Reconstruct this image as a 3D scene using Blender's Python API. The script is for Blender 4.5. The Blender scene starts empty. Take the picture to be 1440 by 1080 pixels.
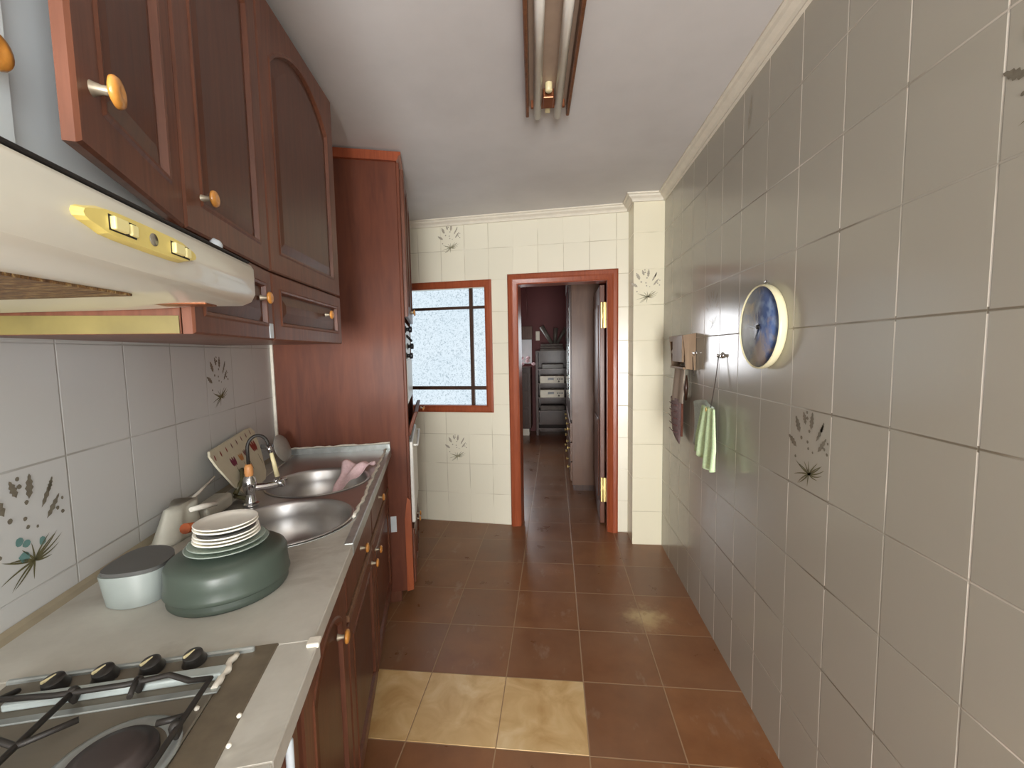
import bpy, bmesh, math, random
from mathutils import Vector, Matrix
random.seed(7)
PI = math.pi
sc = bpy.context.scene
COL = sc.collection

# ------------------------------------------------------------------ frames
TH = math.radians(17)
FR = {
    'W': Matrix.Identity(4),
    'L': Matrix.Translation((-1.4507, 2.0111, 0)) @ Matrix.Rotation(TH, 4, 'Z'),       # sink side: x into room, y along the run
    'B': Matrix.Translation((-0.369, 3.304, 0)) @ Matrix.Rotation(math.radians(-5.33), 4, 'Z'),  # wall with window and door
}
ORIG = {}

# ------------------------------------------------------------------ materials
def srgb(c):
    return tuple(((v/255)/12.92 if v/255 <= .04045 else ((v/255+.055)/1.055)**2.4) for v in c) + (1,)

class NT:
    def __init__(s, name):
        s.m = bpy.data.materials.new(name); s.m.use_nodes = True
        s.t = s.m.node_tree; s.n = s.t.nodes; s.b = s.n['Principled BSDF']
    def new(s, t, **k):
        o = s.n.new(t)
        for a, v in k.items(): setattr(o, a, v)
        return o
    def ln(s, a, b): s.t.links.new(a, b)
    def math(s, op, a, b=None, c=None):
        o = s.new('ShaderNodeMath', operation=op)
        for i, v in enumerate((a, b, c)):
            if v is None: continue
            if isinstance(v, (int, float)): o.inputs[i].default_value = v
            else: s.ln(v, o.inputs[i])
        return o.outputs[0]
    def mix(s, f, a, b, mode='MIX'):
        o = s.new('ShaderNodeMix', data_type='RGBA', blend_type=mode)
        for sock, v in ((o.inputs[0], f), (o.inputs[6], a), (o.inputs[7], b)):
            if isinstance(v, (int, float, tuple)): sock.default_value = v
            else: s.ln(v, sock)
        return o.outputs[2]
    def noise(s, vec, scale, detail=3, rough=.5, dist=0):
        o = s.new('ShaderNodeTexNoise'); o.inputs['Scale'].default_value = scale
        o.inputs['Detail'].default_value = detail; o.inputs['Roughness'].default_value = rough
        o.inputs['Distortion'].default_value = dist
        if vec is not None: s.ln(vec, o.inputs['Vector'])
        return o.outputs['Fac']
    def ramp(s, f, stops):
        o = s.new('ShaderNodeValToRGB'); e = o.color_ramp.elements
        e[0].position, e[0].color = stops[0]; e[1].position, e[1].color = stops[-1]
        for p, c in stops[1:-1]:
            x = e.new(p); x.color = c
        s.ln(f, o.inputs[0]); return o.outputs[0]
    def coord(s): return s.new('ShaderNodeTexCoord').outputs['Object']
    def mapping(s, vec, scale=(1,1,1), loc=(0,0,0), rot=(0,0,0)):
        o = s.new('ShaderNodeMapping'); o.inputs['Scale'].default_value = scale
        o.inputs['Location'].default_value = loc; o.inputs['Rotation'].default_value = rot
        s.ln(vec, o.inputs['Vector']); return o.outputs[0]
    def bump(s, h, strength, dist=.002):
        o = s.new('ShaderNodeBump'); o.inputs['Strength'].default_value = strength
        o.inputs['Distance'].default_value = dist; s.ln(h, o.inputs['Height'])
        s.ln(o.outputs[0], s.b.inputs['Normal'])
    def set(s, **k):
        for a, v in k.items():
            i = s.b.inputs[a.replace('_', ' ')]
            if isinstance(v, (int, float, tuple)): i.default_value = v
            else: s.ln(v, i)
        return s

def plain(name, col, rough=.5, metal=0, vary=.12, scale=18, **k):
    t = NT(name); c = srgb(col); v = t.coord()
    n = t.noise(v, scale, 4, .6)
    d = tuple(x*(1-vary) for x in c[:3])+(1,); l = tuple(min(1, x*(1+vary)) for x in c[:3])+(1,)
    t.set(Base_Color=t.ramp(n, [(.3, d), (.7, l)]), Roughness=rough, Metallic=metal, **k)
    return t.m

def wood(name, dark, light, rough=.38, grain=(22, 22, 1.6), coat=.12):
    t = NT(name); v = t.mapping(t.coord(), scale=grain)
    n = t.noise(v, 3.0, 6, .6, .6); n2 = t.noise(t.coord(), 3.5, 3, .5)
    c = t.ramp(n, [(.25, srgb(dark)), (.75, srgb(light))])
    c = t.mix(.25, c, t.ramp(n2, [(.35, srgb(dark)), (.65, srgb(light))]))
    r = t.new('ShaderNodeMapRange'); t.ln(n2, r.inputs[0]); r.inputs[3].default_value = rough-.06; r.inputs[4].default_value = rough+.12
    t.set(Base_Color=c, Roughness=r.outputs[0], Coat_Weight=coat, Coat_Roughness=.18, Specular_IOR_Level=.32)
    t.bump(n, .12, .001)
    return t.m

s_dz = [None]
def tilemat(name, ax, w, h, ox, oz, base, grout, mortar, rough, warm=None, gbump=.5, vary=.06):
    """glazed tiles laid square on one wall; ax = which object axis runs along the wall"""
    t = NT(name); co = t.coord(); sp = t.new('ShaderNodeSeparateXYZ'); t.ln(co, sp.inputs[0])
    a = sp.outputs[ax]; z = sp.outputs[2 if ax != 'floor' else 1]
    fa = t.math('DIVIDE', t.math('SUBTRACT', a, ox), w); fz = t.math('DIVIDE', t.math('SUBTRACT', z, oz), h)
    da = t.math('MULTIPLY', t.math('ABSOLUTE', t.math('SUBTRACT', t.math('FRACT', t.math('ADD', fa, .5)), .5)), w)
    dz = t.math('MULTIPLY', t.math('ABSOLUTE', t.math('SUBTRACT', t.math('FRACT', t.math('ADD', fz, .5)), .5)), h)
    s_dz[0] = dz; d = t.math('MINIMUM', da, dz)
    mr = t.new('ShaderNodeMapRange', interpolation_type='SMOOTHSTEP'); t.ln(d, mr.inputs[0])
    mr.inputs[1].default_value = mortar*.35; mr.inputs[2].default_value = mortar
    g = mr.outputs[0]
    cb = t.new('ShaderNodeCombineXYZ'); t.ln(t.math('FLOOR', fa), cb.inputs[0]); t.ln(t.math('FLOOR', fz), cb.inputs[1])
    wn = t.new('ShaderNodeTexWhiteNoise', noise_dimensions='3D'); t.ln(cb.outputs[0], wn.inputs[0])
    return t, co, g, wn.outputs[0], d

def wall_tiles(name, ax, w, h, ox, oz, base, grout, mortar=.003, rough=.22, dirt=.25, vis=.8, hdark=None):
    t, co, g, wn, d = tilemat(name, ax, w, h, ox, oz, base, grout, mortar, rough)
    b = srgb(base)
    n = t.noise(co, 2.2, 4, .6)
    c = t.mix(t.math('MULTIPLY', wn, .35), b, tuple(x*.88 for x in b[:3])+(1,))
    c = t.mix(t.math('MULTIPLY', n, dirt), c, tuple(x*.72 for x in b[:3])+(1,))
    gn = t.math('MULTIPLY', t.math('SUBTRACT', 1, g), vis)
    # grout wears in and out along its length
    gw = t.new('ShaderNodeMapRange'); t.ln(t.noise(co, 3.1, 2, .5), gw.inputs[0]); gw.inputs[1].default_value=.42; gw.inputs[2].default_value=.55; gw.inputs[3].default_value=.12
    gf = t.math('MULTIPLY', gn, gw.outputs[0])
    if hdark:  # shading of the horizontal joints put into the grout colour, in random patches
        fk = t.new('ShaderNodeMapRange'); t.ln(t.noise(co, 1.1, 2, .5), fk.inputs[0]); fk.inputs[1].default_value=.4; fk.inputs[2].default_value=.55
        gc = t.mix(t.math('MULTIPLY', t.math('LESS_THAN', s_dz[0], .006), fk.outputs[0]), srgb(grout), srgb(hdark))
        c = t.mix(gf, c, gc)
    else: c = t.mix(gf, c, srgb(grout))
    rr = t.math('ADD', rough, t.math('MULTIPLY', gn, .35))
    t.set(Base_Color=c, Roughness=rr, Specular_IOR_Level=.5)
    t.bump(g, .6, .0015)
    return t.m

M = {}
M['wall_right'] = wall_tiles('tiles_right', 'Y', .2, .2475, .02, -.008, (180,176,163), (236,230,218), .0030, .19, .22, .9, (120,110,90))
M['wall_left'] = wall_tiles('tiles_left', 'Y', .205, .249, -.031, -.038, (206,207,205), (120,112,96), .0028, .3, .25, .5)
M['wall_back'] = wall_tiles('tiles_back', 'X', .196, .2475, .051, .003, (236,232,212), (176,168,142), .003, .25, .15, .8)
M['pillar'] = wall_tiles('tiles_pillar', 'X', .33, .2466, .50, 0, (236,230,204), (172,164,136), .003, .25, .15, .8)

def floor_mat():
    t, co, g, wn, d = tilemat('floor_tiles', 'floor', .333, .332, .108, .045, None, None, .005, .3)
    return t, co, g, wn
t = NT('floor_tiles'); co = t.coord(); sp = t.new('ShaderNodeSeparateXYZ'); t.ln(co, sp.inputs[0])
fa = t.math('DIVIDE', t.math('SUBTRACT', sp.outputs[0], .108), .333); fz = t.math('DIVIDE', t.math('SUBTRACT', sp.outputs[1], .045), .332)
da = t.math('ABSOLUTE', t.math('SUBTRACT', t.math('FRACT', t.math('ADD', fa, .5)), .5))
dz = t.math('ABSOLUTE', t.math('SUBTRACT', t.math('FRACT', t.math('ADD', fz, .5)), .5))
d = t.math('MINIMUM', da, dz)
mr = t.new('ShaderNodeMapRange', interpolation_type='SMOOTHSTEP'); t.ln(d, mr.inputs[0]); mr.inputs[1].default_value=.003; mr.inputs[2].default_value=.011
g = mr.outputs[0]
cb = t.new('ShaderNodeCombineXYZ'); t.ln(t.math('FLOOR', fa), cb.inputs[0]); t.ln(t.math('FLOOR', fz), cb.inputs[1])
wn = t.new('ShaderNodeTexWhiteNoise', noise_dimensions='3D'); t.ln(cb.outputs[0], wn.inputs[0])
n1 = t.noise(co, 6, 5, .6); n2 = t.noise(co, 1.3, 3, .5)
c = t.ramp(n1, [(.25, srgb((124,80,48))), (.75, srgb((152,103,66)))])
c = t.mix(t.math('MULTIPLY', wn.outputs[0], .45), c, srgb((112,80,62)))
# dusty film, stronger in patches
dm = t.new('ShaderNodeMapRange'); t.ln(n2, dm.inputs[0]); dm.inputs[1].default_value=.45; dm.inputs[2].default_value=.7; dm.inputs[4].default_value=.28
c = t.mix(dm.outputs[0], c, srgb((150,132,112)))
# one pale yellowish patch with a ragged edge by the right wall
vd = t.new('ShaderNodeVectorMath', operation='DISTANCE'); vd.inputs[1].default_value = (.47, 2.17, 0); t.ln(co, vd.inputs[0])
sm = t.new('ShaderNodeMapRange', interpolation_type='SMOOTHSTEP'); t.ln(t.math('ADD', vd.outputs['Value'], t.math('MULTIPLY', t.noise(co, 14, 3, .6), .22)), sm.inputs[0])
sm.inputs[1].default_value=.10; sm.inputs[2].default_value=.26; sm.inputs[3].default_value=.75; sm.inputs[4].default_value=0
c = t.mix(sm.outputs[0], c, srgb((205,180,130)))
# crumbs of plaster
sc_ = t.new('ShaderNodeMapRange'); t.ln(t.noise(t.mapping(co, scale=(1.6,.8,1)), 4.5, 4, .7), sc_.inputs[0]); sc_.inputs[1].default_value=.6; sc_.inputs[2].default_value=.78; sc_.inputs[4].default_value=.4
c = t.mix(sc_.outputs[0], c, srgb((186,172,156)))
gw = t.math('MULTIPLY', t.math('SUBTRACT', 1, g), .75)
c = t.mix(gw, c, srgb((172,144,112)))
rr = t.math('ADD', .2, t.math('MULTIPLY', n1, .22))
t.set(Base_Color=c, Roughness=t.math('ADD', rr, t.math('MULTIPLY', gw, .3)))
t.bump(t.math('ADD', g, t.math('MULTIPLY', n1, .25)), .35, .002)
M['floor'] = t.m

t = NT('tan_tile'); co = t.coord()
c = t.ramp(t.noise(co, 7, 4, .55, .8), [(.3, srgb((192,152,98))), (.55, srgb((216,184,132))), (.75, srgb((230,206,164)))])
t.set(Base_Color=c, Roughness=.3); M['tan_tile'] = t.m

t = NT('ceiling_paint'); co = t.coord()
c = t.ramp(t.noise(co, 1.4, 5, .6), [(.3, srgb((200,198,196))), (.7, srgb((216,214,212)))])
t.set(Base_Color=c, Roughness=.7); t.bump(t.noise(co, 60, 4, .6), .08, .002); M['ceiling'] = t.m
M['cornice'] = plain('cornice_paint', (226,220,204), .5, vary=.05)
M['cab'] = wood('cabinet_wood', (80,46,32), (122,75,55), .36)
M['cab_panel'] = wood('cabinet_panel_wood', (64,33,20), (98,55,34), .34)
M['tall'] = wood('tall_cabinet_wood', (84,43,28), (120,66,44), .55, grain=(9, 9, 1.0), coat=.03)
M['red_wood'] = wood('red_frame_wood', (128,60,36), (166,86,52), .34, coat=.2)
M['edge_wood'] = wood('orange_edge_wood', (140,68,36), (172,92,54), .4)
M['raw_wood'] = wood('worn_wood', (100,70,50), (140,104,78), .6, coat=0)
M['knob'] = plain('honey_knob', (206,140,62), .3, vary=.2, scale=60, Coat_Weight=.5)
M['knob_stem'] = plain('knob_stem_metal', (170,160,140), .4, .5)
M['dark_gap'] = plain('dark_rubber', (28,22,20), .7)
M['blue_board'] = plain('blue_grey_board', (222,232,234), .4, vary=.06, scale=3)
M['hood'] = plain('hood_enamel', (220,217,202), .28, vary=.04, scale=4, Coat_Weight=.4)
M['hood_dirty'] = plain('greasy_enamel', (160,150,128), .4, vary=.15, scale=7)
M['grease'] = plain('yellow_grease', (116,104,56), .4, vary=.15, scale=9)
M['brass_plastic'] = plain('hood_switch_plastic', (224,204,116), .3, vary=.08)
M['switch'] = plain('pale_switch', (240,228,160), .3, vary=.04)
M['grille'] = None
t = NT('greasy_grille'); co = t.coord()
v = t.mapping(co, scale=(60, 260, 60)); nn = t.noise(v, 1, 3, .7)
t.set(Base_Color=t.ramp(nn, [(.35, srgb((62,36,14))), (.55, srgb((120,86,44))), (.72, srgb((190,170,120)))]), Roughness=.45)
t.bump(nn, .8, .003); M['grille'] = t.m
def steel(name, col, rough, streak=(3, 60, 3), metal=.9):
    t = NT(name); co = t.coord(); n = t.noise(t.mapping(co, scale=streak), 2, 5, .6); n2 = t.noise(co, 9, 4, .65)
    c = srgb(col); d = tuple(x*.72 for x in c[:3])+(1,)
    cc = t.mix(t.math('MULTIPLY', n2, .5), c, srgb((120,112,98)))
    st = t.new('ShaderNodeMapRange'); t.ln(t.noise(co, 3.2, 5, .65, .6), st.inputs[0]); st.inputs[1].default_value=.5; st.inputs[2].default_value=.68; st.inputs[4].default_value=.55
    cc = t.mix(st.outputs[0], cc, srgb((128,116,96)))
    cc = t.mix(t.math('MULTIPLY', n, .35), cc, d)
    t.set(Base_Color=cc, Metallic=metal, Roughness=t.math('ADD', rough, t.math('MULTIPLY', n2, .22)))
    return t.m
M['counter'] = steel('worktop_steel', (222,220,210), .42, metal=.2)
M['steel'] = plain('brushed_sink_steel', (196,194,192), .34, .92, vary=.06, scale=5)
M['hob_steel'] = steel('stained_hob_steel', (128,121,108), .36, metal=.3)
M['gutter'] = plain('hob_gutter_grime', (104,94,78), .5, vary=.2, scale=20)
M['chrome'] = plain('chrome', (210,210,212), .12, 1, vary=.05)
M['cast_iron'] = plain('cast_iron', (38,34,30), .55, vary=.2, scale=40)
M['burner'] = plain('burner_cap', (66,58,56), .45, .2, vary=.2, scale=14)
M['hob_knob'] = plain('black_hob_knob', (44,42,40), .3, vary=.1)
M['cream_mark'] = plain('cream_mark', (214,202,158), .4, vary=.1)
M['grey_strip'] = plain('pale_grey_enamel', (176,186,184), .35, vary=.08)
M['putty'] = plain('white_putty', (226,220,206), .6, vary=.12, scale=40)
M['foil'] = plain('foil_tape', (176,182,180), .32, .6, vary=.18, scale=25)
M['white_plastic'] = plain('white_plastic', (142,150,146), .35, vary=.03)
M['dark_lid'] = plain('dark_grey_lid', (84,84,82), .3, vary=.05)
M['china'] = plain('white_china', (246,243,232), .16, vary=.03, Coat_Weight=.4)
t = NT('green_glass'); t.set(Base_Color=srgb((112,126,114)), Roughness=.36, Transmission_Weight=.65, IOR=1.45)
t.bump(t.noise(t.coord(), 40, 3, .5), .15, .002); M['glass_green'] = t.m
t = NT('clear_glass'); t.set(Base_Color=srgb((206,220,208)), Roughness=.1, Transmission_Weight=.6, IOR=1.45); M['glass_clear'] = t.m
M['lid_metal'] = plain('lid_metal', (168,164,156), .4, .35, vary=.1)
M['pink'] = plain('pink_cloth', (250,216,220), .9, vary=.12, scale=90)
M['towel_green'] = plain('pale_green_towel', (218,244,196), .95, vary=.12, scale=120)
M['towel_grey'] = plain('grey_green_cloth', (186,196,184), .95, vary=.12, scale=120)
M['mitt'] = plain('mauve_quilted_cloth', (150,130,130), .95, vary=.18, scale=70)
M['mitt_red'] = plain('rust_trim', (150,100,84), .9)
M['paper'] = plain('taupe_cloth', (186,172,156), .9, vary=.06)
M['rack_wood'] = wood('rack_wood', (120,96,74), (152,128,100), .5, coat=.1)
M['cord'] = plain('dark_cord', (60,50,44), .8)
M['brass'] = plain('brass', (234,208,136), .3, .5, vary=.08)
M['white_tape'] = plain('white_tape', (206,216,222), .4, vary=.05)
M['oven_white'] = plain('oven_enamel', (228,228,222), .3, vary=.03)
M['black_plastic'] = plain('black_plastic', (26,26,30), .35)
M['print_grey'] = plain('print_grey', (118,112,98), .2, vary=.2, scale=80)
M['print_olive'] = plain('print_olive', (98,94,64), .2, vary=.2, scale=80)
M['print_teal'] = plain('print_teal', (104,142,138), .2, vary=.15, scale=80)
M['print_pale'] = plain('print_pale', (168,162,146), .2, vary=.1, scale=80)
M['print_olive_pale'] = plain('print_olive_pale', (146,142,116), .2, vary=.15, scale=80)
M['tube'] = plain('fluorescent_glass', (246,244,236), .25, vary=.03)
M['lamp_brown'] = wood('lamp_body', (78,46,26), (128,82,52), .4)
M['lamp_pan'] = plain('lamp_pan', (160,140,122), .4, vary=.06)
M['copper'] = plain('copper_coil', (140,86,56), .35, .6)
M['clock_rim'] = plain('cream_rim', (234,228,190), .3, vary=.03)
t = NT('clock_picture'); co = t.coord()
n = t.noise(co, 9, 4, .6, .5); n2 = t.noise(co, 16, 3, .5); sp = t.new('ShaderNodeSeparateXYZ'); t.ln(co, sp.inputs[0])
c = t.ramp(t.noise(co, 5, 3, .5), [(.35, srgb((52,72,118))), (.65, srgb((92,116,164)))])
fr = t.new('ShaderNodeMapRange'); t.ln(n, fr.inputs[0]); fr.inputs[1].default_value=.5; fr.inputs[2].default_value=.64; fr.inputs[4].default_value=.75; f = fr.outputs[0]
c = t.mix(f, c, srgb((176,160,138)))
fr2 = t.new('ShaderNodeMapRange'); t.ln(n2, fr2.inputs[0]); fr2.inputs[1].default_value=.48; fr2.inputs[2].default_value=.34; fr2.inputs[4].default_value=.6; f2 = fr2.outputs[0]
c = t.mix(f2, c, srgb((150,170,196)))
t.set(Base_Color=c, Roughness=.35, Coat_Weight=.15); M['clock_face'] = t.m
t = NT('frosted_pane'); co = t.coord()
v = t.mapping(co, scale=(1, 1, 1)); vo = t.new('ShaderNodeTexVoronoi', feature='DISTANCE_TO_EDGE'); vo.inputs['Scale'].default_value = 62
t.ln(t.mapping(co, scale=(1, 1, 1)), vo.inputs['Vector'])
wig = t.noise(co, 75, 3, .75, 1.2)
big = t.noise(co, 3, 2, .5)
sp = t.math('MULTIPLY', t.math('LESS_THAN', wig, .44), .62)
c = t.mix(sp, srgb((226,238,246)), srgb((120,138,148)))
c = t.mix(t.math('MULTIPLY', big, .35), c, srgb((176,206,224)))
em = t.new('ShaderNodeEmission'); t.ln(c, em.inputs[0]); em.inputs[1].default_value = .66
gl = t.new('ShaderNodeBsdfGlossy'); gl.inputs['Roughness'].default_value = .2; gl.inputs[0].default_value = (.06,.06,.06,1)
ad = t.new('ShaderNodeAddShader'); t.ln(em.outputs[0], ad.inputs[0]); t.ln(gl.outputs[0], ad.inputs[1])
t.ln(ad.outputs[0], t.n['Material Output'].inputs[0]); M['pane'] = t.m; PANE_EM = em
t = NT('bright_pane'); em = t.new('ShaderNodeEmission'); em.inputs[0].default_value = (.9,.94,1,1); em.inputs[1].default_value = 2
t.ln(em.outputs[0], t.n['Material Output'].inputs[0]); M['bright_pane'] = t.m
M['maroon'] = plain('maroon_wall_paint', (92,32,30), .6, vary=.1, scale=3)
M['wardrobe'] = wood('wardrobe_wood', (84,56,40), (112,80,58), .4, grain=(8, 8, .8))
M['mirror'] = plain('mirror', (190,200,202), .06, 1, vary=.02)
M['device'] = plain('cream_device', (224,218,196), .4, vary=.04)
M['device_dark'] = plain('device_grey', (98,94,86), .4)
M['dark_wood'] = wood('dark_shelf_wood', (48,30,22), (80,54,40), .4)
M['grey_cloth'] = plain('grey_cloth', (110,104,98), .9, vary=.3, scale=18)
M['board_cream'] = plain('cream_board', (206,200,176), .4, vary=.06)
M['purple'] = plain('purple_print', (122,50,72), .5)
M['orange_p'] = plain('orange_print', (200,140,84), .5)
M['plum'] = plain('plum_print', (120,80,78), .5)
M['red_p'] = plain('brick_print', (142,52,44), .5)
M['bag'] = plain('milky_plastic', (206,204,190), .35, vary=.08, Transmission_Weight=.25)
M['wall_plain'] = plain('plain_plaster', (196,188,172), .7, vary=.05, scale=3)

# ------------------------------------------------------------------ geometry helpers
def BM(): return bmesh.new()

def box(bm, x0, x1, y0, y1, z0, z1, bev=0, seg=2, mi=0):
    vs = [bm.verts.new((x, y, z)) for x in (x0, x1) for y in (y0, y1) for z in (z0, z1)]
    fs = [(0,1,3,2), (4,6,7,5), (0,4,5,1), (2,3,7,6), (0,2,6,4), (1,5,7,3)]
    faces = [bm.faces.new([vs[i] for i in f]) for f in fs]
    for f in faces: f.material_index = mi
    if bev:
        es = list({e for f in faces for e in f.edges})
        r = bmesh.ops.bevel(bm, geom=es, offset=bev, segments=seg, affect='EDGES', profile=.5)
        for f in r['faces']: f.material_index = mi
    return bm

def prism(bm, pts, axis, a0, a1, mi=0):
    """polygon pts (2D) extruded along axis ('x','y','z')"""
    def P(p, a):
        return {'x': (a, p[0], p[1]), 'y': (p[0], a, p[1]), 'z': (p[0], p[1], a)}[axis]
    A = [bm.verts.new(P(p, a0)) for p in pts]; B = [bm.verts.new(P(p, a1)) for p in pts]
    n = len(pts); fs = [bm.faces.new(A), bm.faces.new(B[::-1])]
    for i in range(n): fs.append(bm.faces.new((A[i], B[i], B[(i+1) % n], A[(i+1) % n])))
    for f in fs: f.material_index = mi
    return fs

def frame_of(d):
    d = Vector(d).normalized(); u = Vector((0,0,1)) if abs(d.z) < .9 else Vector((1,0,0))
    a = d.cross(u).normalized(); b = d.cross(a).normalized(); return a, b, d

def tube(bm, pts, r, seg=10, caps=True, mi=0, closed=False):
    pts = [Vector(p) for p in pts]; rings = []; n = len(pts)
    rr = r if isinstance(r, (list, tuple)) else [r]*n
    pa = None
    for i, p in enumerate(pts):
        if closed: d = pts[(i+1) % n]-pts[i-1]
        else: d = (pts[min(i+1, n-1)]-pts[max(i-1, 0)])
        d.normalize()
        if pa is None: a, b, _ = frame_of(d)
        else:
            a = (pa - d*pa.dot(d)).normalized(); b = d.cross(a).normalized()
        pa = a
        rings.append([bm.verts.new(p+a*math.cos(t)*rr[i]+b*math.sin(t)*rr[i]) for t in [2*PI*k/seg for k in range(seg)]])
    m = n if closed else n-1
    for i in range(m):
        A, B = rings[i], rings[(i+1) % n]
        for k in range(seg):
            f = bm.faces.new((A[k], A[(k+1) % seg], B[(k+1) % seg], B[k])); f.smooth = True; f.material_index = mi
    if caps and not closed:
        f = bm.faces.new(rings[0][::-1]); f.material_index = mi; f = bm.faces.new(rings[-1]); f.material_index = mi
    return bm

def lathe(bm, prof, c, axis=(0,0,1), seg=32, mi=0, closed=False):
    """prof: list of (radius, height) along axis from c"""
    a, b, d = frame_of(axis); c = Vector(c); rings = []
    for r, h in prof:
        if r < 1e-6: rings.append([bm.verts.new(c+d*h)])
        else: rings.append([bm.verts.new(c+d*h+a*math.cos(t)*r+b*math.sin(t)*r) for t in [2*PI*k/seg for k in range(seg)]])
    pr = list(zip(rings[:-1], rings[1:])) + ([(rings[-1], rings[0])] if closed else [])
    for A, B in pr:
        for k in range(seg):
            k2 = (k+1) % seg
            if len(A) == 1 and len(B) == 1: continue
            if len(A) == 1: f = bm.faces.new((A[0], B[k2], B[k]))
            elif len(B) == 1: f = bm.faces.new((A[k], A[k2], B[0]))
            else: f = bm.faces.new((A[k], A[k2], B[k2], B[k]))
            f.smooth = True; f.material_index = mi
    return bm

def link(name, bm, mats, frame=None, origin=(0,0,0), parent=None, smooth=None):
    if parent is not None:
        origin = ORIG[parent.name]
    o3 = Vector(origin)
    for v in bm.verts: v.co -= o3
    bmesh.ops.recalc_face_normals(bm, faces=bm.faces)
    me = bpy.data.meshes.new(name); bm.to_mesh(me); bm.free()
    if not isinstance(mats, (list, tuple)): mats = [mats]
    for m in mats: me.materials.append(m)
    if smooth:
        for p in me.polygons: p.use_smooth = True
        me.set_sharp_from_angle(angle=math.radians(smooth))
    o = bpy.data.objects.new(name, me); COL.objects.link(o)
    if parent is not None: o.parent = parent
    else: o.matrix_world = FR[frame] @ Matrix.Translation(o3)
    ORIG[o.name] = tuple(origin)
    return o

def tag(o, label=None, cat=None, group=None, kind=None):
    if label: o['label'] = label
    if cat: o['category'] = cat
    if group: o['group'] = group
    if kind: o['kind'] = kind
    return o

def thing(name, label, cat, frame, origin, group=None):
    o = bpy.data.objects.new(name, None); COL.objects.link(o); o.empty_display_size = .05
    o.matrix_world = FR[frame] @ Matrix.Translation(Vector(origin)); ORIG[o.name] = tuple(origin)
    return tag(o, label, cat, group)

def solo(name, bm, mats, frame, origin, label, cat, group=None, smooth=None):
    return tag(link(name, bm, mats, frame, origin, smooth=smooth), label, cat, group)

def part(name, bm, mats, parent, label=None, smooth=None):
    o = link(name, bm, mats, parent=parent, smooth=smooth)
    if label: o['label'] = label
    return o

def struct(name, bm, mats, frame='W', parent=None, smooth=None):
    o = link(name, bm, mats, frame, parent=parent, smooth=smooth)
    if parent is None: o['kind'] = 'structure'
    return o

def knob(parent, p, n=(1,0,0), r=.0155, name='knob', matk='knob', stem=True):
    """round wooden pull on a pale metal stem"""
    b = BM(); p = Vector(p); n = Vector(n).normalized()
    lathe(b, [(r*.5,0), (r*.42,.003), (r*.3,.01), (r*.32,.018)], p, n, 16, mi=1)
    lathe(b, [(0,.017), (r*.7,.018), (r,.0205), (r*1.02,.023), (r*.9,.0265), (r*.5,.0285), (r*.3,.0275), (0,.027)], p, n, 20, mi=0)
    return part(name, b, [M[matk], M['knob_stem']], parent)

def panel_door(parent, P0, P1, z0, z1, arch=0, th=.02, rail=.055, name='door', raise_=True, wood_='cab', pan='cab_panel'):
    """framed cabinet door, front face from plan point P0 to P1"""
    a = Vector((P1[0]-P0[0], P1[1]-P0[1], 0)); w = a.length; a.normalize(); n = Vector((a.y, -a.x, 0))
    base = Vector((P0[0], P0[1], 0))
    def P(s, d, z): return base + a*s + n*d + Vector((0,0,z))
    NA = 14
    def contour(ins, arch_h, spring=0):
        s0, s1, zb, zt = ins, w-ins, z0+ins, z1-ins
        pts = [(s0, zb), (s1, zb)]
        for i in range(NA+1):
            f = i/NA; s = s1+(s0-s1)*f
            zz = zt - arch_h + arch_h*math.sin(PI*f)**.8 if arch_h else zt
            pts.append((s, zz))
        return pts
    def ring(bm, c, d): return [bm.verts.new(P(s, d, z)) for s, z in c]
    def loft(bm, A, B):
        n_ = len(A)
        for i in range(n_): bm.faces.new((A[i], A[(i+1) % n_], B[(i+1) % n_], B[i]))
    b = BM()
    c0 = contour(0, 0); ce = contour(.004, 0)
    rb = ring(b, c0, -th); r0 = ring(b, c0, -.004); r1 = ring(b, ce, 0)
    loft(b, rb, r0); loft(b, r0, r1)
    r2 = ring(b, contour(rail, arch), 0); loft(b, r1, r2)
    r3 = ring(b, contour(rail+.004, arch), .003); loft(b, r2, r3)
    r4 = ring(b, contour(rail+.010, arch), .002); loft(b, r3, r4)
    r5 = ring(b, contour(rail+.014, arch), -.009); loft(b, r4, r5)
    r6 = ring(b, contour(rail+.014, arch), -th); loft(b, r5, r6); loft(b, r6, rb)
    D = part(name, b, M[wood_], parent)
    b = BM()
    k = rail+.013
    q0 = ring(b, contour(k, arch), -.014); q1 = ring(b, contour(k, arch), -.009)
    loft(b, q0, q1)
    if raise_ and w > .2:
        q2 = ring(b, contour(k+.03, arch), -.003); loft(b, q1, q2); b.faces.new(q2)
    else: b.faces.new(q1)
    b.faces.new(q0[::-1])
    part('panel', b, M[pan], D)
    return D, P, n

# ------------------------------------------------------------------ camera
f_px, yaw, pitch, roll = 586.475, .103389769, -.0782075188, -.0177606741
cy, sy, cp, spp, cr, sr = math.cos(yaw), math.sin(yaw), math.cos(pitch), math.sin(pitch), math.cos(roll), math.sin(roll)
fw = Vector((-sy*cp, cy*cp, spp)); r0 = Vector((cy, sy, 0)); u0 = r0.cross(fw)
rt = r0*cr+u0*sr; up = -r0*sr+u0*cr
cam = bpy.data.objects.new('camera', bpy.data.cameras.new('camera')); COL.objects.link(cam)
m3 = Matrix((rt, up, -fw)).transposed()
cam.matrix_world = Matrix.Translation((0,0,1.42)) @ m3.to_4x4()
cam.data.sensor_width = 36; cam.data.lens = f_px*36/1440; cam.data.clip_start = .01
sc.camera = cam

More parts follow.
